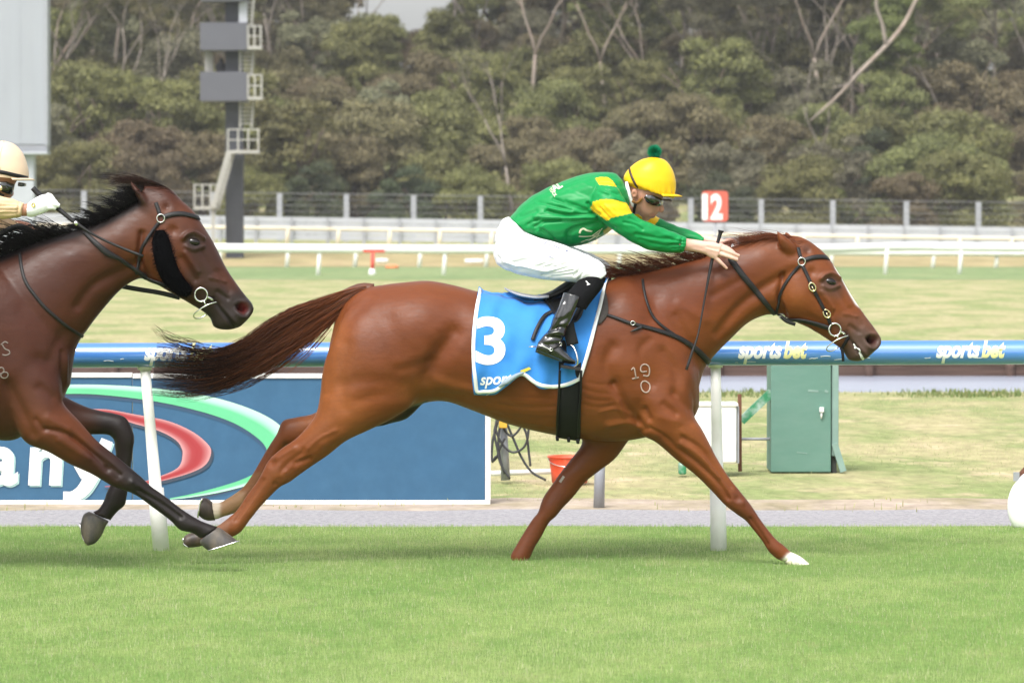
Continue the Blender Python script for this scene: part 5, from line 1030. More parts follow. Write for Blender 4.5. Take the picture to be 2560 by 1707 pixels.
J_TORSO = [((1274, 545), (1332, 594), .150, 0), ((1300, 515), (1372, 607), .162, 0), ((1332, 489), (1428, 617), .172, 0), ((1390, 460), (1482, 604), .182, 0), ((1456, 437), (1530, 574), .185, 0), ((1500, 430), (1560, 545), .165, 0), ((1535, 433), (1574, 520), .11, 0), ((1552, 445), (1578, 500), .068, 0)]
J_SL_N = [((1500, 452), (1476, 500), .050, -.15), ((1535, 459), (1477, 515), .064, -.185), ((1562, 498), (1497, 545), .062, -.205), ((1586, 537), (1535, 577), .056, -.21), ((1625, 557), (1580, 606), .051, -.205), ((1660, 571), (1624, 626), .050, -.19), ((1692, 583), (1672, 632), .046, -.17), ((1712, 592), (1702, 632), .040, -.158), ((1717, 596), (1711, 628), .033, -.155)]
J_SL_F = [((1560, 470), (1530, 520), .06, .16), ((1602, 510), (1570, 552), .06, .19), ((1640, 540), (1610, 580), .055, .195), ((1690, 564), (1665, 600), .05, .17), ((1732, 577), (1712, 606), .045, .14), ((1764, 592), (1750, 612), .035, .12)]
J_TH_N = [((1262, 546), (1231, 630), .075, -.05), ((1308, 572), (1246, 664), .098, -.09), ((1345, 594), (1296, 686), .10, -.135), ((1390, 605), (1350, 697), .092, -.185), ((1440, 625), (1400, 702), .082, -.225), ((1480, 642), (1438, 706), .072, -.25), ((1508, 660), (1470, 708), .062, -.265), ((1517, 684), (1486, 712), .048, -.27)]
J_TH_F = [((A[0] + 14, A[1] - 1), (B[0] + 14, B[1] - 6), w, -y) for A, B, w, y in J_TH_N]
J_SHANK = [((1516, 694), (1457, 688), .054, -.272), ((1506, 720), (1438, 709), .055, -.287), ((1482, 750), (1419, 731), .052, -.31), ((1464, 775), (1403, 757), .047, -.325)]
J_BOOT = [((1456, 742), (1410, 730), .056, -.325), ((1446, 765), (1395, 768), .054, -.335), ((1434, 790), (1381, 797), .050, -.345), ((1424, 812), (1373, 822), .045, -.352), ((1412, 838), (1357, 840), .039, -.358), ((1404, 856), (1343, 858), .037, -.36)]
J_FOOT = [((1346, 853), (1337, 880), .031, -.36), ((1366, 848), (1358, 890), .037, -.36), ((1390, 852), (1383, 899), .039, -.36), ((1410, 874), (1405, 906), .041, -.362), ((1428, 892), (1424, 910), .037, -.365), ((1440, 902), (1438, 911), .02, -.367)]
def shrink(rows, k): return [(tuple(np.array(A)*(1 - k/2) + np.array(B)*k/2), tuple(np.array(B)*(1 - k/2) + np.array(A)*k/2), w*(1 - k), y) for A, B, w, y in rows]
def px_tube(pts, r, n=10, sub=3): return tube([P(x, y, d) for x, y, d in pts], [q/540.0 for q in r], n, sub=sub)
def px_ell(x, y, d, rx, ry, rd): return ell(P(x, y, d), (rx/540, 0, 0), (0, rd, 0), (0, 0, ry/540))
rider = thing('person', 'rider in green and yellow silks and yellow cap crouched over the chestnut horse', 'person', (0.25, 0, 1.2))
# one continuous body: head, neck, trunk, arms with hands, legs
head = [loft(st_rows([((1655, 402), (1600, 402), .045, 0), ((1676, 430), (1576, 428), .072, 0), ((1677, 460), (1570, 455), .078, 0), ((1662, 488), (1570, 478), .076, 0), ((1652, 508), (1572, 496), .070, 0), ((1647, 526), (1580, 513), .060, 0), ((1638, 541), (1590, 526), .048, 0), ((1620, 549), (1598, 538), .028, 0)]), 20, 4),
        px_tube([(1646, 500, 0), (1650, 513, 0), (1655, 524, 0), (1649, 529, 0)], [4, 6, 6.5, 4]), px_ell(1640, 528, -.010, 7, 4.5, .016), px_ell(1636, 535, 0, 8, 3.6, .020), px_ell(1630, 542, 0, 8, 3.8, .019), px_ell(1615, 546, 0, 10, 7, .022), px_ell(1586, 484, -.078, 8, 12, .010), px_ell(1586, 484, .078, 8, 12, .010),
        px_tube([(1612, 500, 0), (1580, 505, 0), (1545, 512, 0), (1500, 520, 0)], [36, 32, 33, 38], 14)]
hand_n = [loft(st_rows([((1690, 590), (1680, 622), .026, -.165), ((1717, 596), (1714, 627), .025, -.155), ((1738, 599), (1740, 630), .022, -.150), ((1764, 603), (1760, 635), .020, -.150), ((1785, 605), (1777, 645), .018, -.150), ((1803, 611), (1791, 650), .015, -.150)]), 16, 4),
          px_tube([(1798, 612, -.140), (1822, 622, -.138), (1838, 634, -.128)], [5.4, 5, 3.8]), px_tube([(1798, 620, -.150), (1824, 630, -.154), (1849, 640, -.146)], [5.6, 5.2, 4.0]), px_tube([(1794, 632, -.152), (1820, 641, -.156), (1845, 650, -.148)], [5.4, 5.0, 4.0]), px_tube([(1788, 643, -.150), (1805, 659, -.150), (1818, 672, -.142)], [5.2, 4.6, 3.6]), px_tube([(1770, 632, -.140), (1790, 640, -.125), (1806, 636, -.115)], [6, 5.2, 4])]
hand_f = [px_tube([(1740, 596, .13), (1775, 602, .11), (1806, 610, .09)], [15, 13, 12], 12), px_ell(1816, 612, .09, 13, 12, .030)]
for k, (yy, dx) in enumerate(((.06, 0), (.075, 2), (.092, 2), (.108, 0))): hand_f.append(px_tube([(1812 + dx, 603, yy), (1826 + dx, 602 - (k % 2)*2, yy), (1838 + dx, 608, yy), (1838 + dx, 620, yy), (1828, 625, yy)], [5, 5.2, 5, 4.6, 4]))
hand_f.append(px_tube([(1806, 606, .055), (1820, 600, .05), (1834, 600, .055)], [5, 5, 4]))
inner = [loft(st_rows(shrink(J_TORSO, .50)), 18, 3), loft(st_rows(shrink(J_SL_N, .34)), 14, 3), loft(st_rows(shrink(J_SL_F, .34)), 14, 3), loft(st_rows(shrink(J_TH_N, .5)), 16, 3), loft(st_rows(shrink(J_TH_F, .5)), 16, 3), loft(st_rows(shrink(J_SHANK + J_BOOT[1:], .35)), 14, 3),
         loft(st_rows([((A[0] + 14, A[1]), (B[0] + 14, B[1]), w, -y) for A, B, w, y in shrink(J_SHANK + J_BOOT[1:], .35)]), 14, 3), loft(st_rows(shrink(J_FOOT, .3)), 12, 3)]
Vb, Fb, Eb = remesh(merge(*(head + hand_n + hand_f + inner)), .0039, 4, .45)
Vb = sculpt(Vb, Fb, [([(1628, 538), (1642, 533)], 2.2, -.004), ([(1642, 522), (1636, 530)], 2.5, -.003), ([(1735, 618), (1755, 622)], 6, -.003), ([(1770, 612), (1800, 618)], 2.5, .002), ([(1768, 622), (1796, 630)], 2.5, .002), ([(1766, 618), (1794, 624)], 2, -.0015), ([(1585, 486)], 4, -.006)], (Vb[:, 1] < .02).astype(float))
X, Y = proj(Vb); Cb = np.tile(np.array((0.46, 0.235, 0.165)), (len(Vb), 1))
paint(Cb, X, Y, Vb, [([(1634, 538), (1626, 542)], 5, (0.50, .19, .16), .7), ([(1650, 524)], 8, (0.62, .27, .21), .6), ([(1600, 530), (1620, 544)], 14, (0.48, .27, .20), .5), ([(1760, 610), (1840, 640)], 40, (0.72, .46, .38), .8), ([(1846, 642), (1818, 672)], 8, (0.68, .38, .31), .7), ([(1578, 480), (1575, 500)], 14, (0.30, .13, .06), .5)])
bd = mk('body', (Vb, Fb), M_SKIN, rider, col=Cb); bvhb = bvh_of(Vb, Fb)
# shirt
SHIRT_STROKES = [([(1383, 496), (1449, 524), (1484, 533)], 4, -.007), ([(1414, 503), (1468, 524)], 3.5, -.006), ([(1344, 504), (1386, 515), (1428, 527)], 4, -.006), ([(1365, 527), (1409, 536), (1488, 537)], 4, -.008), ([(1372, 521), (1430, 531)], 3.5, .006), ([(1337, 543), (1400, 545), (1500, 543)], 4, .007), ([(1340, 551), (1420, 552), (1495, 549)], 5, -.006), ([(1337, 566), (1360, 555), (1400, 550)], 4, -.007), ([(1418, 600), (1424, 580), (1450, 568), (1498, 560)], 7, -.012), ([(1351, 572), (1370, 586), (1389, 604)], 4, -.009), ([(1342, 580), (1356, 566)], 3, .006),
    ([(1470, 508), (1482, 525), (1497, 538)], 4, -.010), ([(1492, 540), (1515, 560), (1535, 572)], 5, -.007), ([(1420, 470), (1470, 490)], 8, -.004), ([(1440, 450), (1480, 470)], 8, .004), ([(1500, 462), (1540, 466)], 5, -.006), ([(1498, 480), (1520, 488)], 3, -.004), ([(1515, 474), (1545, 486)], 3, -.004), ([(1300, 540), (1340, 528)], 5, -.005), ([(1320, 560), (1350, 545)], 4, -.005), ([(1540, 500), (1562, 510)], 2.5, -.004), ([(1500, 520), (1522, 545)], 3, -.005), ([(1512, 512), (1535, 535)], 3, .003),
    ([(1560, 556), (1590, 562), (1606, 574)], 3, -.005), ([(1575, 545), (1600, 556)], 3, -.004), ([(1590, 585), (1640, 595), (1690, 597)], 5, -.005), ([(1600, 600), (1650, 612), (1700, 614)], 5, -.004), ([(1625, 565), (1660, 585), (1705, 600)], 4, .003), ([(1680, 600), (1712, 604)], 2.2, -.004), ([(1676, 612), (1711, 612)], 2.2, -.004), ([(1680, 622), (1709, 621)], 2.2, -.004), ([(1705, 594), (1701, 630)], 2.5, -.006)]
def silk(parts, strokes, voxel=.0046):
    V, F, E = remesh(merge(*parts), voxel, 6, .5); V = sculpt(V, F, [(p_, w_, a_*1.5) for p_, w_, a_ in strokes], (V[:, 1] < 9).astype(float))
    n = normals(V, F); X_, Y_ = proj(V); V = V + n*(0.0009*np.sin(X_*.05 + Y_*.30 + 2*np.sin(X_*.03)))[:, None]
    return V, F
Vs, Fs = silk([loft(st_rows(J_TORSO), 26, 4, 2.2), loft(st_rows(J_SL_N), 18, 4), loft(st_rows(J_SL_F), 18, 4)], SHIRT_STROKES)
X, Y = proj(Vs); GREEN = (0.006, 0.235, 0.060); YEL = (0.80, 0.50, 0.012); Cs = np.tile(np.array(GREEN), (len(Vs), 1)); nearm = Vs[:, 1] < -.10
Cs[nearm & in_poly(X, Y, [(1482, 505), (1505, 498), (1529, 498), (1550, 504), (1568, 508), (1580, 533), (1550, 540), (1530, 544), (1517, 553), (1500, 540), (1478, 524)])] = YEL
Cs[in_poly(X, Y, [(1488, 446), (1500, 443), (1519, 443), (1531, 452), (1542, 467), (1515, 463), (1498, 462)]) & (Vs[:, 1] < 0)] = YEL
Cs[(Vs[:, 1] > .10) & in_poly(X, Y, [(1560, 500), (1610, 500), (1650, 545), (1625, 580), (1590, 570)])] = YEL
Cs[in_poly(X, Y, [(1508, 577), (1516, 566), (1526, 569), (1534, 580), (1520, 586), (1510, 586)]) & ~nearm] = (0.45, 0.38, 0.03)
sh = mk('shirt', (Vs, Fs), M_SATIN, rider, col=Cs); bvhs = bvh_of(Vs, Fs)
M_PCREAM = mat('cream_print', (0.70, 0.70, 0.52), 0.6, var=0.05, vscale=40)
decal('back_print', text_px('AL', 1387, 480, 26, (.86, -.52), shear=-0.2, bold=.03, sx=.8, maxlen=5), bvhs, .0025, M_PCREAM, sh); decal('back_print', text_px('TOCK', 1372, 474, 11, (.62, .78), bold=.02, sx=.8, maxlen=5), bvhs, .0025, M_PCREAM, sh)
for q in ([(1449, 583), (1452, 575), (1460, 572), (1466, 576), (1480, 578)], [(1447, 590), (1462, 591), (1490, 588)], [(1462, 600), (1478, 596), (1495, 582)], [(1470, 602), (1486, 592), (1500, 588)], [(1452, 604), (1462, 601)], [(1488, 600), (1498, 580), (1505, 570)], [(1478, 590), (1500, 574)], [(1456, 610), (1470, 607)]): mk('chest_print', strap(bvhs, q, 3.2 if q[0][1] != 583 else 5, .002, .001, 4), M_PCREAM, sh)
mk('collar', px_tube([(1566, 456, -.05), (1569, 470, -.062), (1574, 490, -.062), (1582, 512, -.05), (1586, 522, -.03)], [4, 5, 5.5, 5.5, 4], 8, 4), M_CLOTHW, rider)
# breeches
BR_STROKES = [([(1283, 657), (1320, 648), (1356, 642)], 2.6, -.004), ([(1287, 662), (1328, 652)], 2.4, -.004), ([(1339, 668), (1384, 651)], 2.6, -.004), ([(1352, 671), (1400, 655)], 2.6, -.004), ([(1363, 673), (1419, 658)], 2.6, -.0045), ([(1356, 688), (1426, 667)], 2.8, -.005), ([(1364, 689), (1432, 676)], 2.6, -.005), ([(1380, 692), (1436, 684)], 2.4, -.004), ([(1262, 655), (1300, 664), (1360, 676)], 4, .005), ([(1244, 640), (1256, 660), (1276, 672)], 3, -.004), ([(1435, 690), (1448, 676), (1452, 664)], 3.5, -.006), ([(1446, 700), (1456, 684)], 3, -.005), ([(1500, 672), (1514, 671)], 2, -.003), ([(1330, 598), (1300, 592), (1270, 570)], 4, -.004), ([(1375, 640), (1420, 640)], 12, .005)]
Vp, Fp = silk([loft(st_rows(J_TH_N), 22, 4), loft(st_rows(J_TH_F), 22, 4), loft(st_rows([((1272, 542), (1322, 590), .148, 0), ((1254, 552), (1330, 604), .160, 0), ((1238, 590), (1310, 640), .150, 0), ((1240, 620), (1290, 660), .10, 0)]), 22, 4)], BR_STROKES)
bre = mk('breeches', (Vp, Fp), M_BREECH, rider); bvhp = bvh_of(Vp, Fp)
M_INK = mat('dark_blue_ink', (0.10, 0.11, 0.22), 0.6, var=0.2, vscale=40)
decal('thigh_print', text_px('I-E CHACK', 1350, 607, 13, (.93, .36), shear=.3, bold=.0, sx=1.2, maxlen=5), bvhp, .002, M_INK, bre)
M_INK2 = mat('faint_grey_ink', (0.46, 0.45, 0.60), 0.6, var=0.1, vscale=40); decal('thigh_print', text_px('OMcACK', 1268, 612, 30, (.96, .28), shear=.2, bold=-.008, sx=1.0, maxlen=5), bvhp, .002, M_INK2, bre)
def lower_leg(dx, sgn, par):
    f = lambda rows: [((A[0] + dx, A[1]), (B[0] + dx, B[1]), w, y*sgn) for A, B, w, y in rows]
    V, F, E = remesh(loft(st_rows(f(J_SHANK)), 20, 4), .005, 3); lg = mk('gaiter', (V, F), M_STRETCH, par)
    V, F, E = remesh(merge(loft(st_rows(f(J_BOOT)), 22, 4, 2.2), loft(st_rows(f(J_FOOT)), 20, 4, 2.2)), .0042, 5, .5)
    if sgn > 0: V = sculpt(V, F, [([(1374, 826), (1400, 818), (1422, 822)], 5, -.012), ([(1374, 834), (1396, 830), (1414, 838)], 5, .009), ([(1366, 842), (1392, 844), (1408, 848)], 4, -.008), ([(1425, 790), (1400, 806), (1390, 816)], 6, -.007), ([(1440, 750), (1425, 790)], 7, .006), ([(1405, 760), (1392, 790)], 6, .006), ([(1415, 735), (1412, 770), (1402, 800)], 5, -.004), ([(1336, 876), (1372, 890), (1405, 903), (1440, 908)], 2.4, -.006), ([(1352, 856), (1372, 868)], 5, -.004)], np.ones(len(V)))
    return mk('boot', (V, F), M_PATENT, par), bvh_of(V, F), lg
bt, bvht, gtr = lower_leg(0, 1, rider); lower_leg(14, -1, rider)
bvhg = bvh_of(*[np.array([v.co[:] for v in gtr.data.vertices]) + np.array(rider.location), [tuple(p.vertices) for p in gtr.data.polygons]])
decal('tick_mark', (np.array([(1464, 704, 0), (1467, 703, 0), (1472, 709, 0), (1476, 711, 0), (1468, 714, 0), (1467, 711, 0), (1471, 711, 0)], float), [(0, 1, 2, 6), (2, 3, 4, 5, 6)]), bvhg, .003, M_PRINTW, gtr)
spur = mk('spur', strap(bvht, [(1338, 866), (1350, 864), (1366, 870), (1378, 876)], 3, .004, .003, 5), STEEL, bt); mk('spur_neck', tube([P(1340, 866, -.36), P(1322, 867, -.36)], .0028, 6), STEEL, bt)
mk('spur_strap', strap(bvht, [(1374, 882), (1380, 872), (1392, 866), (1402, 858)], 8, .003, .003, 5), BLACKL, bt)
for (x, y) in ((1378, 874), (1398, 862)): h, n = onto(bvht, x, y, .006); mk('buckle', torus(h, (1, 0, 0), (0, 0, 1), (.008, .007), .0018, 14, 6), STEEL, bt)
# cap
Vh, Fh = loft(st_rows([((1640, 393), (1630, 392), .010, 0), ((1664, 402), (1600, 401), .060, 0), ((1681, 424), (1575, 419), .088, 0), ((1689, 450), (1562, 436), .099, 0), ((1690, 470), (1559, 448), .101, 0), ((1688, 486), (1561, 457), .100, 0), ((1683, 495), (1574, 468), .096, 0)]), 110, 10)
Xh, Yh = proj(Vh); gath = np.clip((Yh - 462)/30, 0, 1); nh = normals(Vh, Fh); Vh = Vh + nh*(0.0042*gath*np.sin(Xh*.50 + 40*Vh[:, 1] + 1.5*np.sin(Xh*.13)) + .0035*np.exp(-((Yh - (456 + (Xh - 1560)*.40))/4)**2)*(Xh < 1650))[:, None]
hs_ = [([(1640 + 6*k, 495 - 2*abs(k - 3)), (1642 + 8*k, 470 - 3*k), (1636 + 9*k, 440 - 2*k)], 2.6, -.0032 if k % 2 else .0022) for k in range(6)] + [([(1592 + 11*k, 470 + 5*k), (1598 + 10*k, 448 + 4*k)], 2.6, -.0026) for k in range(5)] + [([(1560, 452), (1590, 462), (1620, 478), (1646, 492)], 3.0, .0045)]
Vh = sculpt(Vh, Fh, hs_, np.ones(len(Vh)))
cap = mk('helmet', (Vh, Fh), M_CAP, rider); bvhh = bvh_of(Vh, Fh)
def visor(c, rx, ry, reach, m, par, drop, name='visor', side=1.15):
    rows = []; 
    for a in np.linspace(-side, side, 25):
        ca, sa = math.cos(a), math.sin(a); inn = c + np.array((rx*ca, ry*sa, 0)); out = c + np.array(((rx + reach*ca**0.6)*ca, (ry + reach*.25)*sa, drop)); rows.append([inn, (inn + out)/2 + (0, 0, abs(drop)*.12), out])
    R = np.array(rows); k, n = R.shape[:2]; o = mk(name, (R.reshape(-1, 3), [(i*n + j, i*n + j + 1, (i+1)*n + j + 1, (i+1)*n + j) for i in range(k - 1) for j in range(n - 1)]), m, par); thickshell(o, .005); return o
visor(P(1628, 486, 0), .104, .094, .040, M_CAP, cap, -.010)
mk('cap_strap', strap(bvhh, [(1573, 416), (1578, 436), (1588, 458), (1600, 476), (1612, 492)], 6, .003, .003, 6), M_STRAPB, cap)
mk('harness', merge(strap(bvhb, [(1572, 468), (1570, 486), (1578, 500), (1594, 506), (1606, 494)], 8, .004, .004, 5)), mat('tan_harness', (0.30, 0.13, 0.035), 0.5, var=0.15, vscale=60), cap)
mk('chin_strap', strap(bvhb, [(1590, 508), (1586, 520), (1584, 532)], 7, .004, .004, 5), BLACKL, cap)
gl = strap(bvhb, [(1613, 490), (1622, 496), (1632, 500), (1644, 504), (1655, 504)], 24, .006, .008, 6, taper=[10, 22, 25, 22, 12]); mk('goggles', gl, M_LENS, cap)
g = np.random.default_rng(8); pc = P(1636, 380, 0); ps = []
for i in range(1500):
    d = g.normal(size=3); d /= np.linalg.norm(d); r = .034*(0.88 + .2*g.random()); ps.append(np.array([pc + d*.008, pc + d*r*.6, pc + d*r + g.normal(0, .0015, 3)]))
v, f, c = hair(ps, .0015, [np.array((0.008, 0.24, 0.12))*(0.6 + .9*g.random()) for _ in ps]); mk('pompom', (v, f), M_HAIR1, cap, col=c)
mk('goggle_frame', px_tube([(1658, 500, -.05), (1672, 500, -.04), (1678, 502, -.02)], [2.5, 2.5, 2.5], 6), M_STRAPB, cap)
# whip
whip1 = thing('whip', 'long black whip hanging from the bare hand of the rider in green', 'whip', (0.9, -.2, 1.1))
wv, wf = tube([P(1802, 578, -.12), P(1799, 590, -.122), P(1790, 620, -.128), P(1781, 646, -.135), P(1762, 745, -.165), P(1746, 832, -.205), P(1731, 878, -.225), P(1716, 924, -.24)], [.012, .0088, .0085, .008, .0048, .0042, .0062, .0066], 10, sub=4); mk('shaft', (wv, wf), M_STRAP, whip1)
mk('knob', tube([P(1803, 576, -.12), P(1802, 580, -.12)], .0135, 12), BLACKL, whip1)

# ---- rider of the bay
rider2 = thing('person', 'rider in beige silks, beige helmet and white glove at the left edge', 'person', (-2.7, Y2, 1.3)); DX, DY = -1628, -46
sft = lambda rows, k=0: [((A[0] + DX, A[1] + DY), (B[0] + DX, B[1] + DY), w*1.0, y + Y2) for A, B, w, y in (shrink(rows, k) if k else rows)]
SL2 = [((-120, 440), (-150, 500), .06, Y2 - .16), ((-70, 470), (-100, 530), .06, Y2 - .19), ((-20, 485), (-30, 545), .055, Y2 - .20), ((20, 494), (12, 548), .050, Y2 - .19), ((48, 503), (44, 545), .044, Y2 - .18), ((60, 507), (53, 543), .038, Y2 - .175)]
SL2F = [((-60, 510), (-90, 560), .055, Y2 + .14), ((-20, 535), (-40, 585), .05, Y2 + .13), ((20, 545), (10, 580), .045, Y2 + .10), ((50, 552), (44, 578), .035, Y2 + .06)]
hx = lambda rows: [((A[0] - 1617, A[1] - 41), (B[0] - 1617, B[1] - 41), w, Y2) for A, B, w in rows]
head2 = [loft(st_rows(hx([((1655, 402), (1600, 402), .045), ((1676, 430), (1576, 428), .072), ((1677, 460), (1570, 455), .078), ((1662, 488), (1570, 478), .076), ((1652, 508), (1572, 496), .070), ((1647, 526), (1580, 513), .060), ((1638, 541), (1590, 526), .048), ((1620, 549), (1598, 538), .028)])), 20, 4), px_tube([(26, 468, Y2), (28, 482, Y2), (27, 492, Y2)], [5, 7, 5]), px_tube([(-8, 470, Y2), (-45, 480, Y2), (-90, 490, Y2), (-130, 500, Y2)], [36, 34, 36, 40], 14), px_ell(-30, 446, Y2 - .078, 8, 12, .01)]
arm2 = [loft(st_rows([((45, 507), (38, 540), .028, Y2 - .178), ((60, 510), (55, 541), .026, Y2 - .172), ((70, 508), (66, 541), .026, Y2 - .168), ((90, 500), (86, 538), .022, Y2 - .16)]), 14, 4), px_tube([(40, 562, Y2 + .06), (75, 570, Y2 + .03), (95, 578, Y2 + .02)], [13, 11, 8])]
inner2 = [loft(st_rows(sft(J_TORSO, .3)), 16, 3), loft(st_rows(shrink(SL2, .34)), 14, 3), loft(st_rows(shrink(SL2F, .34)), 14, 3), loft(st_rows(sft(J_TH_N, .25)), 14, 3), loft(st_rows(sft(J_TH_F, .25)), 14, 3), loft(st_rows(sft(J_SHANK + J_BOOT[1:], .35)), 14, 3)]
Vb2, Fb2, Eb2 = remesh(merge(*(head2 + arm2 + inner2)), .0065, 4, .45); C = np.tile(np.array((0.42, 0.20, 0.13)), (len(Vb2), 1)); mk('body', (Vb2, Fb2), M_SKIN, rider2, col=C); bvhb2 = bvh_of(Vb2, Fb2)
V, F = silk([loft(st_rows(sft(J_TORSO)), 22, 4), loft(st_rows(SL2), 18, 4), loft(st_rows(SL2F), 18, 4)], [([(-10, 515), (40, 515)], 2.5, -.004), ([(-15, 525), (45, 525)], 2.5, -.005), ([(0, 535), (45, 534)], 2.5, -.004), ([(0, 505), (45, 508)], 2.5, -.003), ([(49, 503), (43, 545)], 2.5, -.006), ([(0, 560), (30, 570)], 4, -.006), ([(20, 550), (40, 572)], 3, -.005)], .0062)
mk('shirt', (V, F), M_SATIN, rider2, col=np.tile(np.array((0.66, 0.47, 0.29)), (len(V), 1)))
V, F = silk([loft(st_rows(sft(J_TH_N)), 20, 4), loft(st_rows(sft(J_TH_F)), 20, 4), loft(st_rows(sft([((1272, 542), (1322, 590), .148, 0), ((1254, 552), (1330, 604), .160, 0), ((1238, 590), (1310, 640), .150, 0), ((1240, 620), (1290, 660), .10, 0)])), 20, 4)], [], .007); mk('breeches', (V, F), M_BREECH, rider2)
for sg_ in (1, -1):
    q = lambda rows: [(A, B, w, Y2 + (y - Y2)*sg_) for A, B, w, y in sft(rows)]
    V, F, E = remesh(merge(loft(st_rows(q(J_SHANK + J_BOOT[1:])), 18, 4), loft(st_rows(q(J_FOOT)), 16, 4)), .006, 4); mk('boot', (V, F), M_PATENT, rider2)
M_GLOVE = mat('white_glove', (0.82, 0.82, 0.83), 0.7, 0.2, var=0.03, vscale=30, bump=0.3, bscale=120)
glv = [loft(st_rows([((70, 508), (66, 541), .030, Y2 - .165), ((84, 498), (80, 543), .030, Y2 - .16), ((102, 488), (100, 537), .028, Y2 - .155), ((118, 485), (120, 528), .024, Y2 - .15)]), 16, 4)]
for k, (a, b, yy) in enumerate((((118, 490), (134, 500), -.148), ((118, 500), (142, 508), -.152), ((116, 510), (149, 515), -.152), ((114, 520), (140, 521), -.150))): glv.append(px_tube([(*a, Y2 + yy), ((a[0] + b[0])/2, (a[1] + b[1])/2 - 3, Y2 + yy - .006), (*b, Y2 + yy)], [8, 7.5, 5.5]))
V, F, E = remesh(merge(*glv), .0035, 4); gl2 = mk('glove', (V, F), M_GLOVE, rider2); bvhgl = bvh_of(V, F)
h, n = onto(bvhgl, 83, 513, .003); mk('glove_badge', torus(h, (1, 0, 0), (0, 0, 1), (.007, .009), .0025, 14, 6), mat('yellow_badge', (0.62, 0.48, 0.06), 0.5, var=0.1, vscale=40), gl2)
Vh2, Fh2 = loft(st_rows([((14, 353), (4, 352), .010, Y2), ((38, 362), (-28, 362), .060, Y2), ((58, 384), (-52, 384), .088, Y2), ((68, 410), (-64, 406), .099, Y2), ((72, 430), (-68, 424), .102, Y2), ((72, 450), (-66, 438), .101, Y2)]), 32, 5)
M_HEL2 = mat('beige_helmet', (0.70, 0.53, 0.38), 0.4, 0.45, var=0.03, vscale=20, bump=0.05, bscale=60); hl2 = mk('helmet', (Vh2, Fh2), M_HEL2, rider2); bvhh2 = bvh_of(Vh2, Fh2)
mk('helmet_band', strap(bvhh2, [(-60, 424), (-30, 428), (0, 430), (35, 438), (69, 446)], 10, .002, .002, 6), BLACKL, hl2); visor(P(8, 446, Y2), .110, .096, .034, M_HEL2, hl2, -.008)
mk('helmet_seam', strap(bvhh2, [(10, 354), (2, 380), (-2, 404), (0, 424)], 2, .001, .001, 5), mat('beige_seam', (0.52, 0.37, 0.25), 0.6, var=0.05, vscale=20), hl2)
mk('goggles', strap(bvhb2, [(-4, 462), (10, 466), (24, 472), (38, 474)], 26, .008, .010, 6, taper=[18, 28, 28, 20]), M_LENS, hl2)
mk('goggle_frame', px_tube([(46, 461, Y2 - .03), (56, 462, Y2 - .03), (63, 462, Y2)], [5, 5, 4], 8), M_LENS, hl2); mk('chin_strap', strap(bvhb2, [(-20, 450), (-14, 470), (-4, 484), (8, 490)], 10, .004, .004, 5), BLACKL, hl2)
h, n = onto(bvhb2, 1, 468, .02, Y2); mk('strap_stud', ell(h, (.009, 0, 0), (0, .004, 0), (0, 0, .012)), BRASS, hl2)
whip2 = thing('whip', 'black whip with grey handle in the white glove of the beige rider', 'whip', (-2.2, Y2 - .2, 1.4))
mk('shaft', tube([P(82, 470, Y2 - .13), P(100, 488, Y2 - .132), P(150, 526, Y2 - .14), P(190, 558, Y2 - .15), P(240, 590, Y2 - .155), P(300, 618, Y2 - .16), P(358, 641, Y2 - .165)], [.0125, .0125, .011, .009, .006, .0065, .0075], 10, sub=4), M_STRAP, whip2)
mk('ferrule', tube([P(186, 555, Y2 - .15), P(194, 562, Y2 - .15)], .0105, 10), STEEL, whip2)
# ------------------------------------------------------------------ blue running rail beside the track
RY = 20.72 - CAM_D + 0.0   # depth of the rail behind the racing line
rail = thing('running_rail', 'thick glossy blue running rail with sponsor lettering right behind the horses', 'rail', (0, RY, 0))
M_BLUE = mat('glossy_blue_rail', (0.045, 0.190, 0.56), 0.35, 0.5, var=0.08, vscale=3, coat=1.0, coat_rough=0.10, dark=(0.10, 0.25, 0.55), dscale=14, damt=0.35, stretch=(0.15, 1, 1))
M_BLUE.node_tree.nodes['Principled BSDF'].inputs['Coat IOR'].default_value = 1.9
def rail_prof(px):
    yt = np.interp(px, [0, 2560], [858, 850]); yb = np.interp(px, [0, 2560], [920, 911]); return yt, yb
def rail_ring(px):
    yt, yb = rail_prof(px); t = P(px, yt, RY); b = P(px, yb, RY); c = (t + b)/2; h = (t[2] - b[2])/2; out = []
    for a in np.linspace(0, 2*math.pi, 40, endpoint=False):
        y, z = math.cos(a), math.sin(a)        # flattened upper front: a broad sloped face that looks at the sky
        yy = y*0.062; out.append((c[0], c[1] + yy, c[2] + h*z))
    return np.array(out)
rv_, rf_ = ring_tube([rail_ring(px) for px in np.linspace(-900, 3500, 45)]); rt_ob = mk('rail_tube', (rv_, rf_), M_BLUE, rail); bvhr = bvh_of(rv_, rf_)
M_PALEY = mat('pale_yellow_print', (0.80, 0.76, 0.38), 0.6, 0.3, var=0.04, vscale=30)
for x0 in (-135, 360, 855, 1350, 1845, 2340):
    yt, yb = rail_prof(x0 + 100)
    decal('lettering', text_px('sports', x0, yt + 42, 56, (1, -.003), shear=.28, bold=.045, sx=.74, maxlen=7), bvhr, .0012, M_PRINTW, rail)
    decal('lettering', text_px('bet', x0 + 113, yt + 42, 56, (1, -.003), shear=.28, bold=.045, sx=.74, maxlen=7), bvhr, .0012, M_PALEY, rail)
M_SCUFF = mat('pale_scuff', (0.62, 0.66, 0.70), 0.7, var=0.2, vscale=60)
g = np.random.default_rng(19)
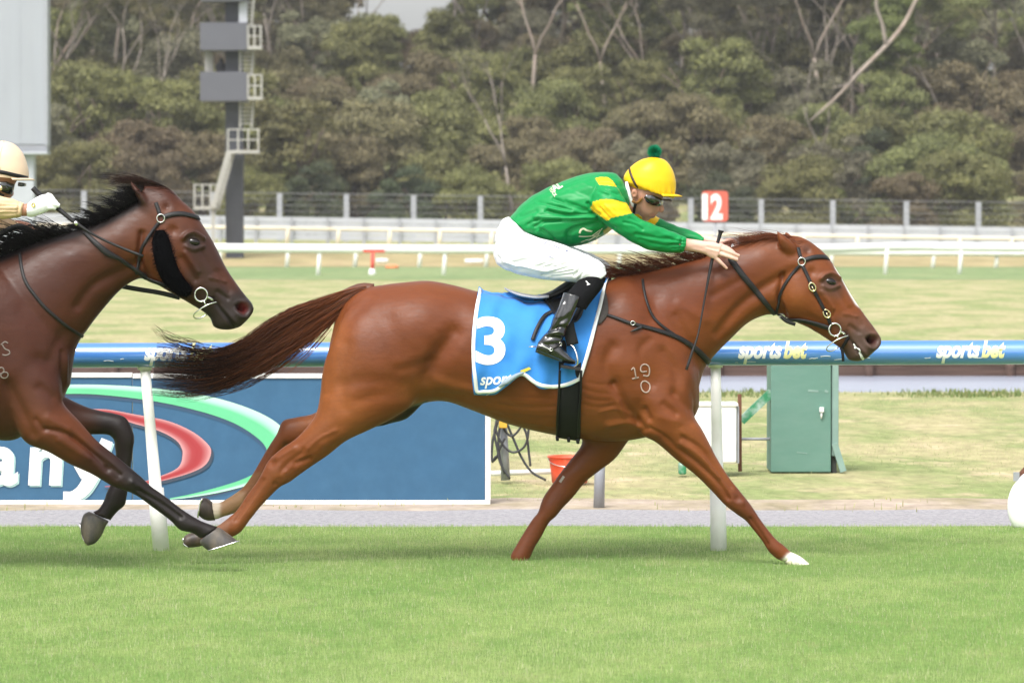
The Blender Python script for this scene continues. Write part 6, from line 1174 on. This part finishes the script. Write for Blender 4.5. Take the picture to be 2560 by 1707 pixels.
for k in range(26):
    x = g.uniform(150, 2560); yt, yb = rail_prof(x); y = yb - g.uniform(6, 24); L = g.uniform(6, 26); mk('scuff', strap(bvhr, [(x, y), (x + L/2, y - g.uniform(0, 2)), (x + L, y - g.uniform(-1, 3))], g.uniform(1.2, 3), .0006, .0006, 3), M_SCUFF, rail)
M_POST = mat('white_rail_post', (0.80, 0.80, 0.77), 0.5, 0.4, var=0.05, vscale=8, dark=(0.58, 0.56, 0.48), dscale=5, damt=0.35)
for (tx, ty), (bx, by), kk in (((362, 918), (404, 1384), 0), ((1789, 912), (1797, 1392), 0), ((-960, 922), (-930, 1380), 1), ((3190, 905), (3200, 1390), 1)):
    a = P(tx, ty - 4, RY + .01); b = P(bx, by, RY + .01); m = a*.35 + b*.65
    mk('post', tube([a, a*.7 + b*.3, m, m*.999 + b*.001, b], [.0245, .026, .030, .0385, .040], 14, sub=1), M_POST, rail)
    mk('bracket', tube([a + (0, 0, .012), a - (0, 0, .02)], .034, 12), M_POST, rail)
# ------------------------------------------------------------------ advertising board
BYD = 24.3 - CAM_D
bd_ = thing('advertising_board', 'blue advertising board with green and red swooshes and white letters any', 'board', P(500, 1264, BYD))
M_BB = mat('blue_printed_panel', (0.038, 0.112, 0.205), 0.6, 0.3, var=0.06, vscale=5, dark=(0.055, 0.145, 0.25), dscale=9, damt=0.35); M_FR = mat('white_frame', (0.72, 0.71, 0.68), 0.5, var=0.06, vscale=8, dark=(0.5, 0.48, 0.44), dscale=6, damt=0.4)
def bplane(name, x0, x1, y0, y1, dy, dep, m, par=None):
    a = P(x0, y1, BYD + dy); b = P(x1, y0, BYD + dy); return mk(name, box(a[0], b[0], BYD + dy, BYD + dy + dep, a[2], b[2], .004), m, par or bd_, False)
for x0, x1 in ((-520, 330), (332, 1213)): bplane('panel', x0, x1, 944, 1250, 0, .03, M_BB)
bplane('frame', -520, 330, 932, 944, -.01, .05, M_FR); bplane('frame', 332, 1226, 934, 946, -.01, .05, M_FR); bplane('frame', -520, 1226, 1250, 1263, -.01, .05, M_FR); bplane('frame', 1213, 1227, 946, 1250, -.01, .05, M_FR)
for xx in (40, 640, 1195): bplane('foot', xx, xx + 22, 1263, 1276, .0, .05, M_TIMB)
M_PRT = mat('board_print', attr='Col', rough=.55, spec=.3, var=.03, vscale=10)
def swoosh(name, outer, inner, cols, dy, shadow=None):
    "crescent between two photo curves, printed with a light upper edge"
    o = cr(np.array(outer, float), 8); i = cr(np.array(inner, float), 8); n = 80; r = lambda c, k: np.array([np.interp(k*(len(c) - 1), np.arange(len(c)), c[:, q]) for q in (0, 1)]); V = []; C = []; m = 6
    for a in range(n + 1):
        p, q = r(o, a/n), r(i, a/n)
        for b in range(m + 1): t = b/m; x, y = p*(1 - t) + q*t; V.append(P(x, y, BYD + dy)); C.append(np.array([np.interp(t, np.linspace(0, 1, len(cols)), [c[k] for c in cols]) for k in range(3)]))
    F = [(a*(m+1) + b, a*(m+1) + b + 1, (a+1)*(m+1) + b + 1, (a+1)*(m+1) + b) for a in range(n) for b in range(m)]
    return mk(name, (np.array(V), F), M_PRT, bd_, col=np.array(C))
LG, GR = (0.48, 0.75, 0.60), (0.13, 0.52, 0.26); SHD = (0.05, 0.07, 0.10)
GO = [(-330, 1075), (-200, 1010), (0, 970), (180, 961), (340, 966), (480, 982), (600, 1012), (690, 1055), (728, 1110), (700, 1170), (640, 1205), (560, 1228), (480, 1242), (425, 1248)]
GI = [(-330, 1080), (-200, 1040), (0, 1000), (180, 984), (340, 996), (470, 1020), (580, 1055), (650, 1100), (668, 1135), (650, 1172), (610, 1196), (550, 1216), (480, 1234), (425, 1245)]
swoosh('swoosh_shadow', [(x - 3, y + 8) for x, y in GO], [(x - 3, y + 10) for x, y in GI], [(0.038, 0.112, 0.205), SHD, SHD, (0.038, 0.09, 0.165)], -.002)
swoosh('green_swoosh', GO, GI, [LG, (0.42, .80, .58), GR, GR, GR], -.004)
RO = [(140, 1030), (250, 1022), (340, 1036), (420, 1052), (480, 1078), (518, 1108), (528, 1130), (515, 1160), (480, 1180), (420, 1198), (350, 1212), (262, 1217)]
RI = [(140, 1034), (250, 1036), (340, 1060), (400, 1078), (440, 1100), (455, 1122), (456, 1140), (452, 1158), (440, 1172), (410, 1186), (350, 1205), (262, 1215)]
swoosh('swoosh_shadow', [(x + 6, y + 7) for x, y in RO], [(x - 2, y + 7) for x, y in RI], [SHD, SHD, SHD], -.006)
swoosh('red_swoosh', RO, RI, [(0.58, .30, .30), (0.36, .05, .055), (0.34, .04, .045), (0.36, .055, .06), (0.58, .30, .30)], -.008)
LT = mat('board_letter', (0.80, 0.84, 0.83), .55, .3, var=.03, vscale=10); LTS = mat('board_letter_edge', (0.40, 0.62, 0.62), .55, .3, var=.03, vscale=10)
for ch, x in (('a', -38), ('n', 66)):
    for m_, dx, dy_, dd in ((LTS, 4, 4, -.005), (LT, 0, 0, -.010)):
        V, F = text_px(ch, x + dx, 1206 + dy_, 182, shear=.06, bold=.036, sx=1.0, maxlen=500); a = mk('letter' if m_ is LT else 'letter_edge', (np.array([P(p, q, BYD + dd) for p, q in V[:, :2]]), F), m_, bd_, False)
for m_, dx, dd in ((LTS, 4, -.005), (LT, 0, -.010)):
    for pts, wd in (([(268, 1100), (248, 1150), (226, 1196), (206, 1226), (182, 1240), (158, 1240)], [30, 36, 36, 32, 26, 24]), ([(176, 1100), (196, 1150), (216, 1190)], [34, 34, 30])):
        c = cr(np.array(pts, float), 6); T = np.gradient(c, axis=0); T /= np.linalg.norm(T, axis=1)[:, None]; Nn = np.stack([-T[:, 1], T[:, 0]], 1); W = np.interp(np.linspace(0, 1, len(c)), np.linspace(0, 1, len(wd)), wd)[:, None]/2
        q = np.concatenate([c + Nn*W, (c - Nn*W)]); n = len(c); mk('letter' if m_ is LT else 'letter_edge', (np.array([P(x + dx, y + dx, BYD + dd - (.0005 if len(pts) > 4 else 0)) for x, y in q]), [(i, i + 1, n + i + 1, n + i) for i in range(n - 1)]), m_, bd_, False)
# ------------------------------------------------------------------ small things behind the rail
def tb(name, x0, x1, y0, y1, d, dep, m, par, bev=.006):
    a = P(x0, y1, d - CAM_D); b = P(x1, y0, d - CAM_D); return mk(name, box(a[0], b[0], d - CAM_D, d - CAM_D + dep, a[2], b[2], bev), m, par, False)
M_GRN = mat('faded_green_paint', (0.105, 0.212, 0.172), .6, .35, var=.06, vscale=5, dark=(0.17, 0.27, 0.23), dscale=7, damt=.30, stretch=(.5, 1, 1.5)); M_GRN2 = mat('pale_green_paint', (0.20, 0.30, 0.265), .6, .35, var=.08, vscale=6); M_GRN3 = mat('strong_green_paint', (0.03, 0.20, 0.09), .6, .35, var=.15, vscale=9, dark=(.45, .5, .48), dscale=12, damt=.8)
cab = thing('metal_cabinet', 'weathered green metal cabinet standing in the grass behind the rail', 'cabinet', P(2000, 1184, 7.4)); CD = 27.4
tb('body', 1927, 2078, 872, 1180, CD, .45, M_GRN, cab); tb('side_panel', 2079, 2097, 870, 1140, CD + .02, .44, M_GRN2, cab)
tb('top', 1922, 2100, 862, 872, CD - .02, .5, M_GRN2, cab); hd = tb('handle', 2049, 2060, 1018, 1030, CD - .03, .028, M_PVC, cab, .003); mk('handle_stem', tube([P(2054, 1030, CD - CAM_D - .012), P(2053, 1046, CD - CAM_D - .012)], [.009, .004], 8), M_PVC, hd)
for q in (((2020, 976), (2046, 978), 5), ((2062, 976), (2070, 980), 6), ((1992, 1130), (2018, 1133), 2)):
    a, b = P(*q[0], CD - CAM_D), P(*q[1], CD - CAM_D); mk('paint_chip', bar(a + (0, -.001, 0), b + (0, -.001, 0), .003, q[2]/394), M_GRN2, cab, False)
mk('brace', bar(P(2086, 1108, 7.42), P(2108, 1178, 7.42), .05, .04, (1, 0, 0)), M_GRN2, cab, False); tb('leg', 2079, 2092, 1140, 1184, CD + .05, .3, mat('dark_void_steel', (.05, .055, .05), .8, var=.2, vscale=20), cab)
mk('brace', bar(P(1929, 980, 7.45), P(1853, 1052, 7.45), .05, .052, (.6, 0, .8)), M_GRN3, cab, False); mk('tie_rod', tube([P(1850, 1097, 7.45), P(1927, 1097, 7.45)], .009, 8), M_GALV, cab)
M_RUST = mat('rusty_steel', (.15, .07, .045), .9, .2, var=.3, vscale=20)
stk = tag(mk('star_picket', bar(P(1849, 985, 7.3), P(1850, 1178, 7.3), .024, .018, (0, 1, 0)), M_RUST, None, False), 'rusty steel picket between the white box and the green cabinet', 'picket')
wbx = thing('equipment_box', 'plain white equipment box half hidden behind the rail post', 'box', P(1790, 1162, 7.0)); tb('body', 1728, 1842, 1014, 1158, 27.0, .28, M_PVC, wbx, .015); tb('lid', 1726, 1846, 1008, 1016, 26.99, .30, M_PVC, wbx, .006); tb('edge', 1843, 1848, 1016, 1158, 27.02, .26, M_GALV, wbx, .002)
tag(mk('ground_fitting', merge(box(*(lambda a, b: (a[0], b[0], 7.0, 7.12, a[2], b[2]))(P(1697, 1186, 7), P(1716, 1158, 7)), .01)), M_GRN3, None, False), 'small dark green fitting low in the grass left of the white box', 'fitting')
pole = thing('cable_post', 'short grey post hung with loops of black cable right of the board', 'post', P(1262, 1202, 6.3))
mk('post', tube([P(1264, 1200, 6.3), P(1258, 1045, 6.3)], [.030, .022], 10), M_GALV, pole); tb('socket_box', 1248, 1268, 1048, 1070, 26.2, .06, mat('yellow_plastic', (.62, .36, .04), .5, var=.1, vscale=20), pole, .005)
M_CAB = mat('black_cable', (.035, .035, .04), .5, var=.15, vscale=30)
for q in ([(1245, 1045), (1236, 1080), (1243, 1120), (1252, 1160), (1275, 1196)], [(1250, 1045), (1262, 1075), (1280, 1090), (1300, 1070), (1304, 1045)], [(1242, 1045), (1240, 1075), (1256, 1110), (1280, 1130), (1305, 1122), (1318, 1100), (1322, 1060), (1318, 1045)], [(1268, 1060), (1285, 1100), (1305, 1145), (1330, 1180), (1365, 1200)], [(1300, 1050), (1316, 1085), (1322, 1130), (1326, 1165)], [(1246, 1050), (1232, 1100), (1230, 1150), (1240, 1140)], [(1252, 1050), (1246, 1100), (1250, 1145), (1262, 1185)], [(1230, 1155), (1242, 1142), (1250, 1120), (1262, 1095)]):
    mk('cable', tube([P(x, y, 6.26 - .01*k) for k, (x, y) in enumerate(q)], .0075, 7, sub=6), M_CAB, pole)
tag(mk('white_pipe', tube([P(1226, 1183, 6.5), P(1380, 1178, 6.5)], .017, 10), M_PVC), 'low white pipe lying between the cable post and the red bucket', 'pipe')
bk = thing('bucket', 'bright red plastic bucket in the grass beyond the far foreleg', 'bucket', P(1402, 1206, 6.2)); M_REDB = mat('bright_red_plastic', (.72, .075, .03), .45, .4, var=.1, vscale=12, dark=(.8, .3, .2), dscale=8, damt=.4)
def bucket():
    rings = []
    for py, r in ((1206, 44), (1180, 47), (1150, 51), (1142, 53), (1139, 54), (1139, 50), (1160, 46), (1196, 41)):
        c = P(1424, py, 6.2); th = np.linspace(0, 2*math.pi, 28, endpoint=False); rings.append(c + r/412*(np.cos(th)[:, None]*np.array((1., 0, 0)) + np.sin(th)[:, None]*np.array((0, 1., 0))))
    return ring_tube(rings)
mk('pail', bucket(), M_REDB, bk); mk('rim', torus(P(1424, 1141, 6.2), (1, 0, 0), (0, 1, 0), (.131, .131), .006, 32, 6), M_REDB, bk)
mk('handle', tube([P(1424 + 53*math.cos(t), 1146 + 42*math.sin(t)*.5, 6.2 - .13*math.sin(t)) for t in np.linspace(0, math.pi, 9)], .003, 6, sub=2), STEEL, bk)
tag(mk('steel_post', tube([P(1497, 1276, 4.0), P(1500, 1156, 4.0), P(1500, 1150, 4.0)], [.031, .029, .022], 12), M_GALV), 'short pale grey steel post in the gravel between the forelegs', 'post')
dr = thing('marker_drum', 'white rounded marker disc at the right edge of the gravel path', 'marker', P(2600, 1316, 2.3)); DRC = P(2640, 1265, 2.3)
V_, F_ = ell(DRC, (.252, 0, 0), (0, .07, 0), (0, 0, .225), 36, 20); keep = np.maximum(V_[:, 2], .004); V_[:, 2] = keep; mk('shell', (V_, F_), M_PVC, dr); mk('bracket', bar(P(2544, 1196, 2.33), P(2566, 1172, 2.33), .03, .03, (0, 1, 0)), M_RUST, dr, False); mk('clamp', bar(P(2541, 1202, 2.30), P(2541, 1180, 2.30), .03, .02, (0, 1, 0)), M_GALV, dr, False)
